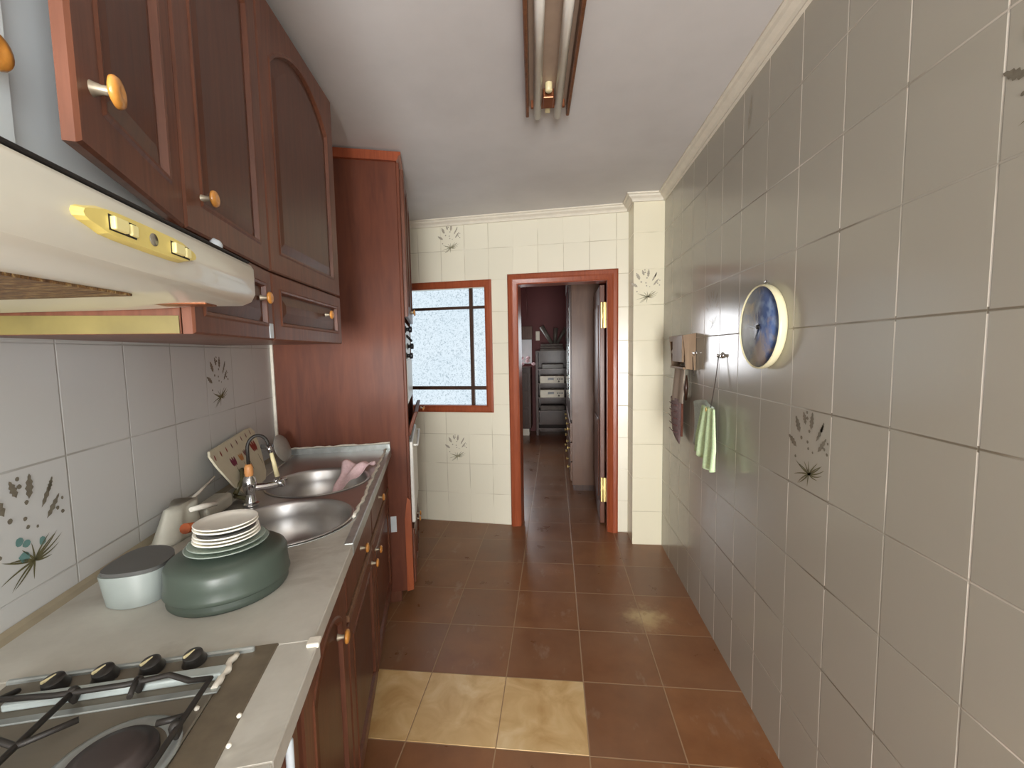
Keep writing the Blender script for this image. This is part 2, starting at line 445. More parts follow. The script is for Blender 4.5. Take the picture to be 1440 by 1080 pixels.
# ------------------------------------------------------------------ shell
CEIL = 2.475; XR = .756
b = BM(); box(b, -2.6, 1.6, -3.6, 7.6, -.06, 0); struct('floor', b, M['floor'])
floor_ob = bpy.data.objects['floor']
for i, x0 in enumerate((-.891, -.558, -.225)):
    b = BM(); box(b, x0+.002, x0+.331, 1.375, 1.703, -.002, .0012, .0008, 1)
    link('replacement_tile', b, M['tan_tile'], parent=floor_ob)
b = BM(); box(b, -2.6, 1.6, -3.6, 3.5, CEIL, CEIL+.08); struct('ceiling', b, M['ceiling'])
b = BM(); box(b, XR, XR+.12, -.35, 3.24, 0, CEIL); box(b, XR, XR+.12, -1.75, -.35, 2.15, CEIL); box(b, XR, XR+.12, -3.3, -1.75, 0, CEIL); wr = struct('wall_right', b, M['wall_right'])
b = BM(); box(b, -.12, 0, -3.0, 1.62, 0, CEIL); wl = struct('wall_left', b, M['wall_left'], 'L')
# back wall with openings (B frame: x along, y outwards)
WX0, WX1, WZ0, WZ1 = -1.30, -.178, .985, 1.93      # window hole
DX0, DX1, DZ = .066, .785, 1.957                    # door hole
b = BM()
for x0, x1, z0, z1 in ((-1.75, WX0, 0, CEIL), (WX0, WX1, 0, WZ0), (WX0, WX1, WZ1, CEIL), (WX1, DX0, 0, CEIL), (DX0, DX1, DZ, CEIL), (DX1, 1.16, 0, CEIL)):
    box(b, x0, x1, 0, .12, z0, z1)
wb = struct('wall_back', b, M['wall_back'], 'B')
b = BM(); box(b, .549, XR+.01, 3.02, 3.24, 0, CEIL); wc = struct('wall_pillar', b, M['pillar'])
# rear of the kitchen behind the camera, with an unseen opening added for the fill lamp
b = BM()
box(b, -1.8, -.25, -2.9, -2.78, 0, CEIL); box(b, -.25, .87, -2.9, -2.78, 2.2, CEIL)
struct('wall_rear', b, M['wall_plain'])
b = BM(); box(b, -1.8, -.61, -.98, -.87, 0, CEIL); box(b, -1.8, -1.68, -2.8, -.9, 0, CEIL); struct('wall_rear_left', b, M['wall_plain'])
# cornices
def cornice(name, frame, pts, depth_dir):
    pass
prof = [(0, 0), (.052, 0), (.052, -.008), (.042, -.012), (.036, -.022), (.018, -.034), (.012, -.044), (.012, -.050), (0, -.052)]
n = 1
b = BM(); prism(b, [(XR-p, CEIL+q) for p, q in prof], 'y', -3.1, 3.03); struct('trim_1', b, M['cornice'], 'W')
b = BM(); prism(b, [(3.02-p, CEIL+q) for p, q in prof], 'x', .549-.04, XR-.001)
for v in b.verts:
    if v.co.x < .6: v.co.x = .549 - (3.02-v.co.y)
struct('trim_2', b, M['cornice'], 'W')
b = BM(); prism(b, [(.549-p, CEIL+q) for p, q in prof], 'y', 3.0, 3.235)
for v in b.verts:
    if v.co.y < 3.1: v.co.y = 3.02 - (.549-v.co.x)
struct('trim_3', b, M['cornice'], 'W')
b = BM(); prism(b, [(-p, CEIL+q) for p, q in prof], 'x', -1.7, .91); struct('trim_4', b, M['cornice'], 'B')
b = BM(); box(b, .0, .012, -.012, 0, .94, 2.45); struct('trim_5', b, M['putty'], 'L')

# floral prints fired on single tiles
def leaf(b, P, cx, cz, ang, ln, wd, mi, tooth=False):
    N = 9; L = []; R = []
    for i in range(N+1):
        f = i/N; w = wd*math.sin(PI*min(1, f*.97+.015))**.8*(1-.3*f)
        if tooth and i % 2: w *= .6
        L.append((f*ln, w)); R.append((f*ln, -w))
    pts = L + R[::-1][1:-1]
    ca, sa = math.cos(ang), math.sin(ang)
    vs = [b.verts.new(P(cx+ca*x-sa*y, cz+sa*x+ca*y)) for x, y in pts]
    try:
        f = b.faces.new(vs); f.material_index = mi
    except Exception: pass
def dot(b, P, cx, cz, r, mi):
    vs = [b.verts.new(P(cx+math.cos(t)*r*random.uniform(.7, 1.2), cz+math.sin(t)*r)) for t in [2*PI*k/9 for k in range(9)]]
    f = b.faces.new(vs); f.material_index = mi
def blade(b, P, cx, cz, ang, ln, wd, bend, mi):
    N = 8; L = []; R_ = []
    for i in range(N+1):
        f = i/N; w = wd*(1-f)**.6*min(1, .5+2*f); y = bend*f*f*ln
        L.append((f*ln, y+w)); R_.append((f*ln, y-w))
    pts = L + R_[::-1][1:]; ca, sa = math.cos(ang), math.sin(ang)
    f = b.faces.new([b.verts.new(P(cx+ca*x-sa*y, cz+sa*x+ca*y)) for x, y in pts]); f.material_index = mi
def bouquet(parent, P, cx, cz, s=1.0, teal=True, pale=False):
    """spray of ears and berries over a tuft of blades, about .15 wide"""
    random.seed(11); b = BM(); g = 3 if pale else 0; o_ = 4 if pale else 1
    for x, z, a, l, w in ((-.050,.036,116,.046,.012), (-.062,-.004,146,.046,.011), (-.004,.050,84,.046,.010), (.018,.026,60,.054,.0065), (.026,.002,52,.050,.0075), (-.026,.060,108,.034,.009), (.034,.050,68,.030,.006)):
        leaf(b, P, cx+x*s, cz+z*s, math.radians(a), l*s, w*s, g, True)
    for x, z, r in ((-.022,.092,.004), (-.020,.078,.0045), (-.010,.046,.0045), (-.042,.024,.005), (-.016,.018,.004), (.050,.014,.004), (.060,.004,.004), (-.012,.002,.004), (.006,-.004,.003), (-.066,-.03,.004), (.062,.03,.0035)):
        dot(b, P, cx+x*s, cz+z*s, r*s, g)
    if teal:
        for x, z, r in ((-.030,-.018,.008), (-.018,-.026,.007), (-.024,-.048,.010), (.012,-.034,.008)): dot(b, P, cx+x*s, cz+z*s, r*s, 2)
    for k, (a, l, bd) in enumerate(((10,.064,.25), (24,.060,.2), (40,.056,-.1), (56,.05,-.15), (90,.034,.1), (122,.036,.1), (150,.05,.2), (170,.062,-.2), (186,.066,.15), (204,.058,.25), (228,.054,-.15), (256,.034,.1), (350,.05,.4), (334,.034,.3))):
        blade(b, P, cx-.006*s, cz-.062*s, math.radians(a), l*s, .0024*s, bd, o_)
    return part('floral_print', b, [M['print_grey'], M['print_olive'], M['print_teal'], M['print_pale'], M['print_olive_pale']], parent)
PL = lambda u, z: (.0008, u, z)
bouquet(wl, PL, -1.352, 1.085, 1.12)
bouquet(wl, PL, -.545, 1.325, 1.0, False)
PR_ = lambda s, z: (XR-.0008, -s, z)
bouquet(wr, PR_, -1.305, 1.11, 1.2, False)
bouquet(wr, PR_, -.722, 1.85, 1.0, False)
bouquet(wr, PR_, -2.10, 1.60, 1.0, False, True)
PB = lambda s, z: (s, -.0008, z)
bouquet(wb, PB, -.445, 2.325, 1.15, False, True)
bouquet(wb, PB, -.437, .63, 1.15, False, True)
PP = lambda s, z: (s, 3.0192, z)
bouquet(wc, PP, .652, 1.855, 1.2, False, True)

# ------------------------------------------------------------------ window
def frame_bm(x0, x1, z0, z1, w, y0, y1, bev=.006):
    b = BM()
    # mitred ring
    O_ = [(x0,z0),(x1,z0),(x1,z1),(x0,z1)]; I = [(x0+w,z0+w),(x1-w,z0+w),(x1-w,z1-w),(x0+w,z1-w)]
    m = w*.25; J = [(x0+m,z0+m),(x1-m,z0+m),(x1-m,z1-m),(x0+m,z1-m)]; K = [(x0+w-m,z0+w-m),(x1-w+m,z0+w-m),(x1-w+m,z1-w+m),(x0+w-m,z1-w+m)]
    loops = [(O_, y1), (O_, y0+bev), (J, y0), (K, y0), (I, y0+bev), (I, y1)]
    R_ = [[b.verts.new((x, y, z)) for x, z in c] for c, y in loops]
    for A, B in list(zip(R_, R_[1:]))+[(R_[-1], R_[0])]:
        for i in range(4): b.faces.new((A[i], A[(i+1)%4], B[(i+1)%4], B[i]))
    return b
win = thing('window_1', None, None, 'B', (-.74, 0, .93)); win['kind'] = 'structure'
part('window_frame', frame_bm(-1.36, -.125, .93, 1.988, .056, -.022, .06), M['red_wood'], win)
b = BM(); box(b, -1.31, -.18, .045, .05, .98, 1.935)
part('pane', b, M['pane'], win)
for z0, z1 in ((1.113, 1.141), (1.768, 1.79)):
    b = BM(); box(b, -1.305, -.18, .018, .042, z0, z1, .003, 1); part('muntin', b, M['dark_wood'], win)
for x0, x1 in ((-.318, -.290), (-1.195, -1.167)):
    b = BM(); box(b, x0, x1, .014, .044, .985, 1.933, .003, 1); part('muntin', b, M['dark_wood'], win)

# ------------------------------------------------------------------ inner doorway
dr = thing('door_1', None, None, 'B', (.42, 0, 0)); dr['kind'] = 'structure'
def casing(x0, x1, w, w2, z1, y0, y1):
    b = BM()
    O_ = [(x0,0),(x0,z1),(x1,z1),(x1,0)]; I = [(x0+w,0),(x0+w,z1-w),(x1-w2,z1-w),(x1-w2,0)]
    def lerp(f): return [(o[0]+(i[0]-o[0])*f, o[1]+(i[1]-o[1])*f) for o, i in zip(O_, I)]
    loops = [(O_, y1), (O_, y0+.012), (lerp(.15), y0+.002), (lerp(.45), y0), (lerp(.6), y0+.006), (lerp(.92), y0+.014), (I, y0+.02), (I, y1)]
    R_ = [[b.verts.new((x, y, z)) for x, z in c] for c, y in loops]
    for A, B in zip(R_, R_[1:]):
        for i in range(3): b.faces.new((A[i], A[i+1], B[i+1], B[i]))
    return b
part('door_casing', casing(.006, .848, .078, .078, 2.018, -.03, .02), M['red_wood'], dr, smooth=30)
b = BM(); box(b, .066, .086, -.005, .135, 0, 1.945); box(b, .765, .785, -.005, .135, 0, 1.945); box(b, .066, .785, -.005, .135, 1.937, 1.957)
part('door_jamb', b, M['red_wood'], dr)
# leaf opened away from the camera, hinged at the right jamb
leafM = Matrix.Translation((.752, .125, 0)) @ Matrix.Rotation(math.radians(4), 4, 'Z')
b = BM(); box(b, -.038, .0, 0, .66, .01, 1.925, .004, 1)
for z0, z1 in ((.2, .85), (.98, 1.78)):
    box(b, -.046, -.036, .1, .56, z0, z1, .004, 1)
b.transform(leafM); L_ = part('door_leaf', b, M['cab'], dr)
for z in (.29, 1.69):
    b = BM(); box(b, .722, .766, .118, .126, z-.1, z+.1, .001, 1)
    tube(b, [(.738, .113, z-.1), (.738, .113, z+.1)], .006, 10); part('hinge', b, M['brass'], dr, 'brass hinge')

# ------------------------------------------------------------------ the room beyond
b = BM(); box(b, -2.6, 1.6, 7.34, 7.46, 0, 2.7); struct('wall_far', b, M['maroon'])
b = BM(); box(b, 1.0, 1.1, 3.4, 7.4, 0, 2.7); struct('wall_far_right', b, M['maroon'])
b = BM(); box(b, -2.3, -2.2, 3.4, 7.4, 0, 2.7)
struct('wall_far_left', b, M['maroon'])
b = BM(); box(b, -2.6, 1.6, 3.5, 7.5, 2.62, 2.7); struct('ceiling_far', b, M['maroon'])
# wardrobe
wd = thing('wardrobe', 'tall brown wooden wardrobe just inside the room past the doorway', 'wardrobe', 'W', (.45, 4.8, 0))
b = BM(); box(b, .165, .43, 4.17, 5.55, .06, 2.25); part('body', b, M['wardrobe'], wd)
b = BM(); box(b, .155, .43, 4.165, 5.56, 2.25, 2.29, .006, 1); part('top_moulding', b, M['dark_wood'], wd)
b = BM(); box(b, .18, .43, 4.18, 5.53, 0, .06); part('base', b, M['dark_wood'], wd)
for i, y0 in enumerate((4.18, 4.87)):
    b = BM(); box(b, .145, .165, y0, y0+.67, .72, 2.24, .003, 1); D = part('door', b, M['dark_wood'], wd)
    b = BM(); box(b, .141, .1455, y0+.1, y0+.57, .9, 2.1, .001, 1); part('mirror', b, M['mirror'], D)
    for k in range(3):
        z0 = .1+k*.2
        b = BM(); box(b, .145, .165, y0, y0+.67, z0, z0+.19, .003, 1); D = part('drawer', b, M['wardrobe'], wd)
        for yy in (.17, .5):
            b = BM(); lathe(b, [(.006,0),(.006,.012),(.016,.016),(.016,.024),(0,.028)], (.145, y0+yy, z0+.1), (-1,0,0), 12); part('knob', b, M['brass'], D)
# shelf unit with devices
sh = thing('shelf_unit', 'dark shelving against the far maroon wall holding pale stacked devices', 'shelf', 'W', (-.05, 7.1, 0))
b = BM(); box(b, -.32, -.28, 6.95, 7.33, 0, 1.42); part('side_panel', b, M['dark_wood'], sh)
b = BM(); box(b, .2, .24, 6.95, 7.33, 0, 1.42); part('side_panel', b, M['dark_wood'], sh)
b = BM(); box(b, -.28, .2, 7.3, 7.33, 0, 1.42); part('back_panel', b, M['dark_wood'], sh)
for z in (.1, .40, .62, .86, 1.10, 1.40):
    b = BM(); box(b, -.28, .2, 6.95, 7.3, z, z+.02); part('shelf', b, M['dark_wood'], sh)
def device(z, h, label, kind):
    d = thing('media_player', label, 'device', 'W', (-.06, 7.1, z))
    b = BM(); box(b, -.25, .15, 6.93, 7.25, z, z+h, .006, 2); part('case', b, M['device'], d)
    b = BM(); box(b, -.12, -.02, 6.925, 6.931, z+h*.45, z+h*.75); part('display', b, M['black_plastic'], d)
    b = BM()
    for k in range(3): box(b, .03+k*.035, .055+k*.035, 6.924, 6.931, z+h*.5, z+h*.65)
    lathe(b, [(.014,0),(.014,.012),(0,.013)], (.06, 6.93, z+h*.25), (0,-1,0), 12); part('control', b, M['device_dark'], d)
device(.88, .12, 'cream boxy device with dark display, upper one on the far shelf', 0)
device(.64, .13, 'cream boxy device on the shelf just below the upper one', 1)
b = BM(); box(b, -.25, .16, 6.96, 7.2, .42, .50, .02, 3); solo('folded_cloth', b, M['grey_cloth'], 'W', (-.05,7.1,.42), 'grey folded cloth on the shelf under the two cream devices', 'cloth')
b = BM(); box(b, -.22, .14, 6.96, 7.2, 1.12, 1.20, .01, 2); solo('grey_box', b, M['device_dark'], 'W', (-.05,7.1,1.12), 'flat grey box on the shelf above the two cream devices', 'box')
b = BM()
for k in range(3): box(b, -.24+k*.005, .15-k*.01, 6.96, 7.22, 1.42+k*.04, 1.452+k*.04, .004, 1)
solo('magazine_pile', b, M['grey_cloth'], 'W', (-.05,7.1,1.42), 'pile of grey magazines lying on top of the far shelving', 'magazines')
# v shaped bunch on top: a rack of two tapered arms
b = BM()
tube(b, [(-.05, 7.12, 1.54), (-.22, 7.12, 1.83)], [.03, .045], 10); tube(b, [(.0, 7.12, 1.54), (.02, 7.12, 1.8)], [.025, .04], 10); tube(b, [(.04, 7.12, 1.54), (.19, 7.12, 1.8)], [.025, .035], 10)
solo('folding_stand', b, M['device_dark'], 'W', (0,7.12,1.54), 'grey splayed stand on top of the far shelving', 'stand')
b = BM(); box(b, -.33, -.26, 7.325, 7.34, 1.60, 1.76, .004, 1); solo('light_switch', b, M['device'], 'W', (-.3,7.33,1.6), 'pale switch plate on the maroon wall above the far shelving', 'switch')
w2 = thing('window_2', None, None, 'W', (-1.16, 7.33, 1)); w2['kind'] = 'structure'
b = frame_bm(-1.72, -.60, .98, 2.04, .03, 0, .05)
for v in b.verts: v.co.y += 7.29
part('window_frame', b, M['cornice'], w2)
b = BM(); box(b, -1.70, -.615, 7.325, 7.33, 1.0, 2.02); part('pane', b, M['bright_pane'], w2)
dk = thing('dresser', 'dark chest with wall mirror at the far left of the next room', 'dresser', 'W', (-.62, 7.05, 0))
b = BM(); box(b, -1.1, -.4, 6.9, 7.33, .12, 1.15, .008, 1); part('body', b, M['dark_wood'], dk)
b = BM(); box(b, -1.06, -.44, 6.94, 7.33, 0, .12); part('base', b, M['cornice'], dk)
for z in (.2, .5, .8):
    b = BM(); box(b, -1.05, -.45, 6.885, 6.9, z, z+.26, .004, 1); D = part('drawer', b, M['dark_wood'], dk)
    b = BM(); box(b, -.72, -.62, 6.865, 6.885, z+.12, z+.14, .003, 1); part('handle', b, M['brass'], D)
mi_ = thing('wall_mirror', 'pale framed mirror on the far maroon wall above the dark chest', 'mirror', 'W', (-.62, 7.33, 1.2))
b = BM(); box(b, -.585, -.385, 7.29, 7.335, 1.62, 1.85, .004, 1); part('header', b, M['wardrobe'], mi_)
b = BM(); box(b, -.58, -.40, 7.31, 7.335, 1.2, 1.62, .003, 1); part('glass', b, M['blue_board'], mi_)
b = BM()
for k in range(7): lathe(b, [(0,-.03),(.03,-.015),(.038,.0),(.03,.02),(0,.03)], (-.66+.05*k-.04*(k%2), 7.05, 1.2+.05*(k%3)), (0,0,1), 10)
solo('flower_bowl', b, M['pink'], 'W', (-.6,7.05,1.15), 'dusky pink dried flowers on top of the dark chest', 'flowers')
b = BM(); tube(b, [(-.50,7.325,2.62),(-.485,7.325,2.3),(-.475,7.325,2.0)], .012, 8); solo('wall_cable_cover', b, M['plum'], 'W', (-.49,7.33,2.0), 'thin pale cable cover running down the maroon wall', 'cable')

# ------------------------------------------------------------------ ceiling lamp
LM = Matrix.Translation((-.022, 1.87, 0)) @ Matrix.Rotation(math.radians(3.0), 4, 'Z')
FR['C'] = LM
lp = thing('ceiling_lamp', 'twin tube fluorescent ceiling lamp in a brown wooden tray', 'lamp', 'C', (0, -.6, CEIL))
b = BM(); box(b, -.078, .078, -1.22, -.01, CEIL-.022, CEIL-.001, .002, 1); part('tray', b, M['lamp_pan'], lp)
for s in (-1, 1):
    b = BM(); box(b, min(s*.078, s*.092), max(s*.078, s*.092), -1.24, -.0, CEIL-.062, CEIL-.001, .004, 2)
    part('side_rail', b, M['lamp_brown'], lp)
    b = BM(); tube(b, [(s*.043, -1.21, CEIL-.05), (s*.043, .012, CEIL-.05)], .0165, 18); part('tube', b, M['tube'], lp)
b = BM(); box(b, -.022, .022, -.13, -.055, CEIL-.058, CEIL-.02, .004, 2); box(b, -.07, .07, -.055, -.04, CEIL-.05, CEIL-.02, .002, 1)
part('tube_holder', b, M['copper'], lp)
b = BM(); lathe(b, [(.014,0),(.014,.03),(.010,.034),(0,.034)], (0,-.16,CEIL-.02), (0,0,-1), 16); part('starter', b, M['cream_mark'], lp)
b = BM(); box(b, -.01, .01, -.052, -.01, CEIL-.052, CEIL-.022, .002, 1); part('connector', b, M['cream_mark'], lp)

# ------------------------------------------------------------------ wall cabinets (L frame)
UF = .372; ZB = 1.463; ZS = 1.654; ZT = 2.42
g_uc = 'wall cabinets over the sink and hob'
# unit above the hood
c1 = thing('wall_cabinet', 'dark wooden wall cabinet above the cream hood with one door ajar', 'cabinet', 'L', (.18, -1.83, 1.59))
b = BM()
box(b, .002, UF-.024, -1.487, -1.469, 1.60, ZT); box(b, .002, UF-.024, -2.20, -2.182, 1.60, ZT); box(b, .002, UF-.024, -2.182, -1.487, ZT-.018, ZT)
part('carcass', b, M['cab'], c1)
b = BM(); box(b, .340, .352, -2.18, -1.489, 1.606, ZT-.02); part('inner_board', b, M['blue_board'], c1, 'blue-grey inner board')
D, P, nrm = panel_door(c1, (.436, -1.796), (UF, -1.472), ZS, ZT-.003, 0, th=.0155)
knob(D, P(.035, 0, ZS+.075), nrm, .0175)
b = BM(); box(b, .354, .368, -2.18, -1.782, 1.61, ZT-.003, .002, 1); D = part('door', b, M['blue_board'], c1, 'blue-grey painted door')
knob(D, (.368, -1.826, 1.724), (1,0,0), .0185)
# unit 2
c2 = thing('wall_cabinet', 'dark wooden wall cabinet with long door right beside the hood', 'cabinet', 'L', (.18, -1.26, ZB))
b = BM(); box(b, .002, UF-.022, -1.466, -1.058, ZB, ZT, .001, 1); part('carcass', b, M['cab'], c2)
b = BM(); box(b, .004, UF-.024, -1.4685, -1.4665, ZB+.001, 1.4965); part('greasy_side', b, M['grease'], c2, 'yellow greasy side board')
D, P, nrm = panel_door(c2, (UF, -1.465), (UF, -1.06), ZS+.002, ZT-.003, .05)
knob(D, P(.06, 0, ZS+.075), nrm, .0155)
D, P, nrm = panel_door(c2, (UF, -1.465), (UF, -1.06), ZB, ZS-.002, 0, rail=.035)
knob(D, P(.325, 0, ZB+.108), nrm, .0155)
b = BM(); lathe(b, [(0,0),(.012,.002),(.014,.010),(.006,.017),(0,.018)], (UF+.004, -1.385, ZS-.012), (1,0,.4), 12); part('putty_lump', b, M['white_tape'], c2, 'pale blue lump of putty')
b = BM(); box(b, UF-.001, UF+.002, -1.093, -1.066, ZB+.005, ZB+.045, .001, 1); part('peeled_patch', b, M['white_tape'], c2, 'pale peeled corner patch')
# unit 3, set at a slight angle
c3 = thing('wall_cabinet', 'dark wooden wall cabinet with arched door panel at the far end', 'cabinet', 'L', (.2, -.78, ZB))
b = BM(); prism(b, [(.002,-1.052),(UF-.022,-1.052),(.424,-.506),(.002,-.506)], 'z', ZB, ZT); part('carcass', b, M['cab'], c3)
D, P, nrm = panel_door(c3, (UF, -1.054), (.446, -.509), ZS+.002, ZT-.003, .10)
D, P, nrm = panel_door(c3, (UF, -1.054), (.446, -.509), ZB, ZS-.002, 0, rail=.04)
knob(D, P(.385, 0, ZB+.105), nrm, .0155)

# ------------------------------------------------------------------ hood
hd = thing('range_hood', 'cream enamel range hood with yellow control strip over the hob', 'hood', 'L', (.25, -1.8, 1.50))
b = BM()
HV0, HV1 = -2.09, -1.49
prof_h = [(.02,1.497),(.30,1.505),(.39,1.511),(.468,1.512),(.482,1.518),(.489,1.532),(.489,1.577),(.485,1.584),(.476,1.588),(.02,1.60)]
prism(b, prof_h, 'y', HV0, HV1)
es = [e for e in b.edges if all(abs(v.co.y-HV1) < 1e-6 and v.co.x > .4 for v in e.verts)]
bmesh.ops.bevel(b, geom=es, offset=.006, segments=3, affect='EDGES', profile=.5)
es = [e for e in b.edges if all(abs(v.co.y-HV1) < 1e-6 for v in e.verts)]
part('canopy', b, M['hood'], hd, smooth=40)
b = BM(); A = [b.verts.new(p) for p in ((.10,-1.66,1.4985),(.391,-1.66,1.5105),(.374,-1.83,1.510),(.36,-2.07,1.5095),(.10,-2.07,1.4985))]
B = [b.verts.new((v.co.x,v.co.y,v.co.z-.0035)) for v in A]
b.faces.new(A); b.faces.new(B[::-1])
for i in range(5): b.faces.new((A[i], A[(i+1)%5], B[(i+1)%5], B[i]))
part('grease_grille', b, M['grille'], hd)
b = BM(); box(b, .345, .43, -1.545, -1.507, 1.5085, 1.5125, .001, 1); part('rust_patch', b, M['copper'], hd)
b = BM(); box(b, .40, .483, HV0, -1.495, 1.5875, 1.5915, .001, 1); part('gasket', b, M['dark_gap'], hd)
# control strip
cs_pts = []
for i in range(24):
    t_ = 2*PI*i/24; x = math.copysign(abs(math.cos(t_))**.55, math.cos(t_)); y = math.copysign(abs(math.sin(t_))**.8, math.sin(t_)); cs_pts.append((-1.80+x*.098, 1.553+y*.0155*(1 if abs(x) < .8 else .8)))
b = BM(); A = [b.verts.new((.487, p[0], p[1])) for p in cs_pts]; B = [b.verts.new((.497, -1.795+(p[0]+1.795)*.95, 1.553+(p[1]-1.553)*.8)) for p in cs_pts]
for i in range(24): b.faces.new((A[i], A[(i+1)%24], B[(i+1)%24], B[i]))
b.faces.new(B); b.faces.new(A[::-1]); CS = part('control_strip', b, M['brass_plastic'], hd, 'yellowed control strip')
for yv in (-1.845, -1.745):
    b = BM(); box(b, .496, .4972, yv-.018, yv+.022, 1.545, 1.561, .0004, 1); part('switch_slot', b, M['dark_gap'], CS)
    b = BM(); box(b, .4965, .502, yv-.016, yv+.004, 1.5465, 1.5595, .0015, 2); part('slide_switch', b, M['switch'], CS)
    b = BM(); box(b, .4965, .5005, yv+.010, yv+.021, 1.547, 1.559, .0015, 2); part('slide_switch', b, M['switch'], CS)
b = BM(); lathe(b, [(.007,0),(.007,.001),(0,.0012)], (.497,-1.795,1.553), (1,0,0), 20); part('emblem', b, M['print_grey'], CS)

# ------------------------------------------------------------------ tall cabinet
tc = thing('tall_cabinet', 'tall reddish brown cabinet between the sink and the window', 'cabinet', 'L', (.33, .35, 0))
b = BM(); box(b, .002, .655, 0, .02, .078, 2.42); SP = part('side_panel', b, M['tall'], tc)
b = BM(); box(b, .002, .655, .68, .70, .078, 2.42); part('side_panel', b, M['tall'], tc)
b = BM(); box(b, .002, .02, .02, .68, .078, 2.42); part('back_panel', b, M['tall'], tc)
for z in (.078, .42, .93, 1.10, 1.60, 2.40):
    b = BM(); box(b, .02, .64, .02, .68, z, z+.02); part('shelf', b, M['tall'], tc)
b = BM(); prism(b, [(.0,2.42),(.66,2.42),(.668,2.43),(.672,2.445),(.684,2.452),(.684,2.466),(.0,2.466)], 'y', -.022, .715)
part('cornice', b, M['red_wood'], tc)
b = BM(); box(b, .01, .60, .03, .69, 0, .078); part('plinth', b, M['cab'], tc)
b = BM(); prism(b, [(.652,.62),(.668,.60),(.670,.085),(.634,.078),(.634,.50),(.645,.58)], 'y', -.012, 0); part('front_stile', b, M['edge_wood'], tc, 'orange varnished lower edge')
b = BM(); box(b, .655, .672, -.0, .035, .078, 2.42, .004, 2); part('front_stile', b, M['tall'], tc)
b = BM(); box(b, .655, .672, .665, .70, .078, 2.42, .004, 2); part('front_stile', b, M['tall'], tc)
for v0, v1 in ((.035, .345), (.355, .665)):
    D, P, nrm = panel_door(tc, (.692, v0), (.692, v1), 1.62, 2.40, .05)
    knob(D, P(.27 if v0 < .2 else .04, 0, 1.67), nrm, .0155)
    D, P, nrm = panel_door(tc, (.684, v0), (.684, v1), .10, .42, 0)
    knob(D, P(.27 if v0 < .2 else .04, 0, .37), nrm, .0155)
# flap drawer tilted open
b = BM(); box(b, .655, .678, .04, .66, .955, 1.09, .004, 1)
for v in b.verts: v.co.x += (v.co.z-.955)*.35
D = part('drawer', b, M['tall'], tc); knob(D, (.725, .55, 1.05), (1,0,-.35), .0155)
b = BM(); box(b, .05, .68, .05, .65, .94, .957); part('drawer_floor', b, M['dark_wood'], D)
b = BM(); box(b, .556, .588, -.0015, 0, .425, .515, .0004, 1); part('tape_piece', b, M['white_tape'], tc, 'pale tape on the side panel')
ov = thing('built_in_oven', 'white built-in oven front with black knobs in the tall cabinet', 'oven', 'L', (.6, .35, 1.12))
b = BM(); box(b, .1, .668, .04, .66, 1.121, 1.598, .004, 1); part('body', b, M['oven_white'], ov)
b = BM(); box(b, .668, .676, .05, .65, 1.14, 1.38, .003, 1); part('door_glass', b, M['oven_white'], ov)
for i, (v, z, k) in enumerate(((.12, 1.555, 0), (.20, 1.50, 1), (.30, 1.462, 2), (.14, 1.405, 0))):
    b = BM()
    if k == 1: tube(b, [(.668, v, 1.525), (.698, v+.02, 1.49)], .007, 10)
    else: lathe(b, [(.02,0),(.02,.004),(.011,.006),(.011,.018),(.018,.02),(.017,.036),(0,.038)], (.668, v, z), (1,0,0), 18)
    part('oven_knob', b, M['black_plastic'], ov)
dw = thing('white_appliance', 'white appliance front in the lower opening of the tall cabinet', 'appliance', 'L', (.6, .35, .44))
b = BM(); box(b, .1, .66, .04, .66, .441, .928, .004, 1); part('body', b, M['oven_white'], dw)
b = BM(); box(b, .66, .69, .045, .655, .45, .92, .008, 3); part('door', b, M['oven_white'], dw)
b = BM(); tube(b, [(.69,.1,.89),(.712,.1,.89),(.712,.6,.89),(.69,.6,.89)], .007, 10); part('handle', b, M['oven_white'], dw)

# ------------------------------------------------------------------ base cabinets
def base_cab(v0, v1, label):
    c = thing('base_cabinet', label, 'cabinet', 'L', (.28, (v0+v1)/2, 0))
    b = BM(); box(b, .002, .53, v0+.001, v1-.001, .10, .70, .001, 1)
    part('carcass', b, M['cab'], c)
    b = BM(); box(b, .505, .53, v0+.001, v1-.001, .70, .855, .001, 1); part('front_rail', b, M['cab'], c)
    b = BM(); box(b, .485, .508, v0, v1, 0, .10); part('kick_board', b, M['gutter'], c, 'dull grey kick board')
    return c
def drawer(c, v0, v1, z0, z1, kv=None):
    b = BM(); box(b, .532, .552, v0, v1, z0, z1, .005, 2); D = part('drawer', b, M['cab'], c)
    if kv is not None: knob(D, (.552, kv, (z0+z1)/2), (1,0,0), .0155)
    return D
k1 = base_cab(-.66, -.004, 'dark wooden base cabinet under the far sink bowl, next the tall cabinet')
drawer(k1, -.655, -.02, .70, .85, -.43)
D, P, nn = panel_door(k1, (.552, -.655), (.552, -.02), .115, .66, 0); knob(D, P(.06, 0, .61), nn, .0155)
k2 = base_cab(-1.18, -.66, 'dark wooden base cabinet under the near sink bowl')
drawer(k2, -1.17, -.67, .70, .85, -.93)
D, P, nn = panel_door(k2, (.552, -1.17), (.552, -.665), .115, .66, 0); knob(D, P(.46, 0, .61), nn, .0155)
b = BM(); box(b, .53, .556, -1.17, -.03, .672, .692, .003, 1); part('worn_rail', b, M['raw_wood'], k2, 'worn pale rail below the drawers')
k3 = base_cab(-1.60, -1.18, 'dark wooden base cabinet between the stack of dishes and the hob')
D, P, nn = panel_door(k3, (.552, -1.575), (.552, -1.185), .115, .85, .06); knob(D, P(.28, 0, .718), nn, .017)
k4 = base_cab(-2.35, -1.60, 'dark wooden base cabinet under the hob, nearest the camera')
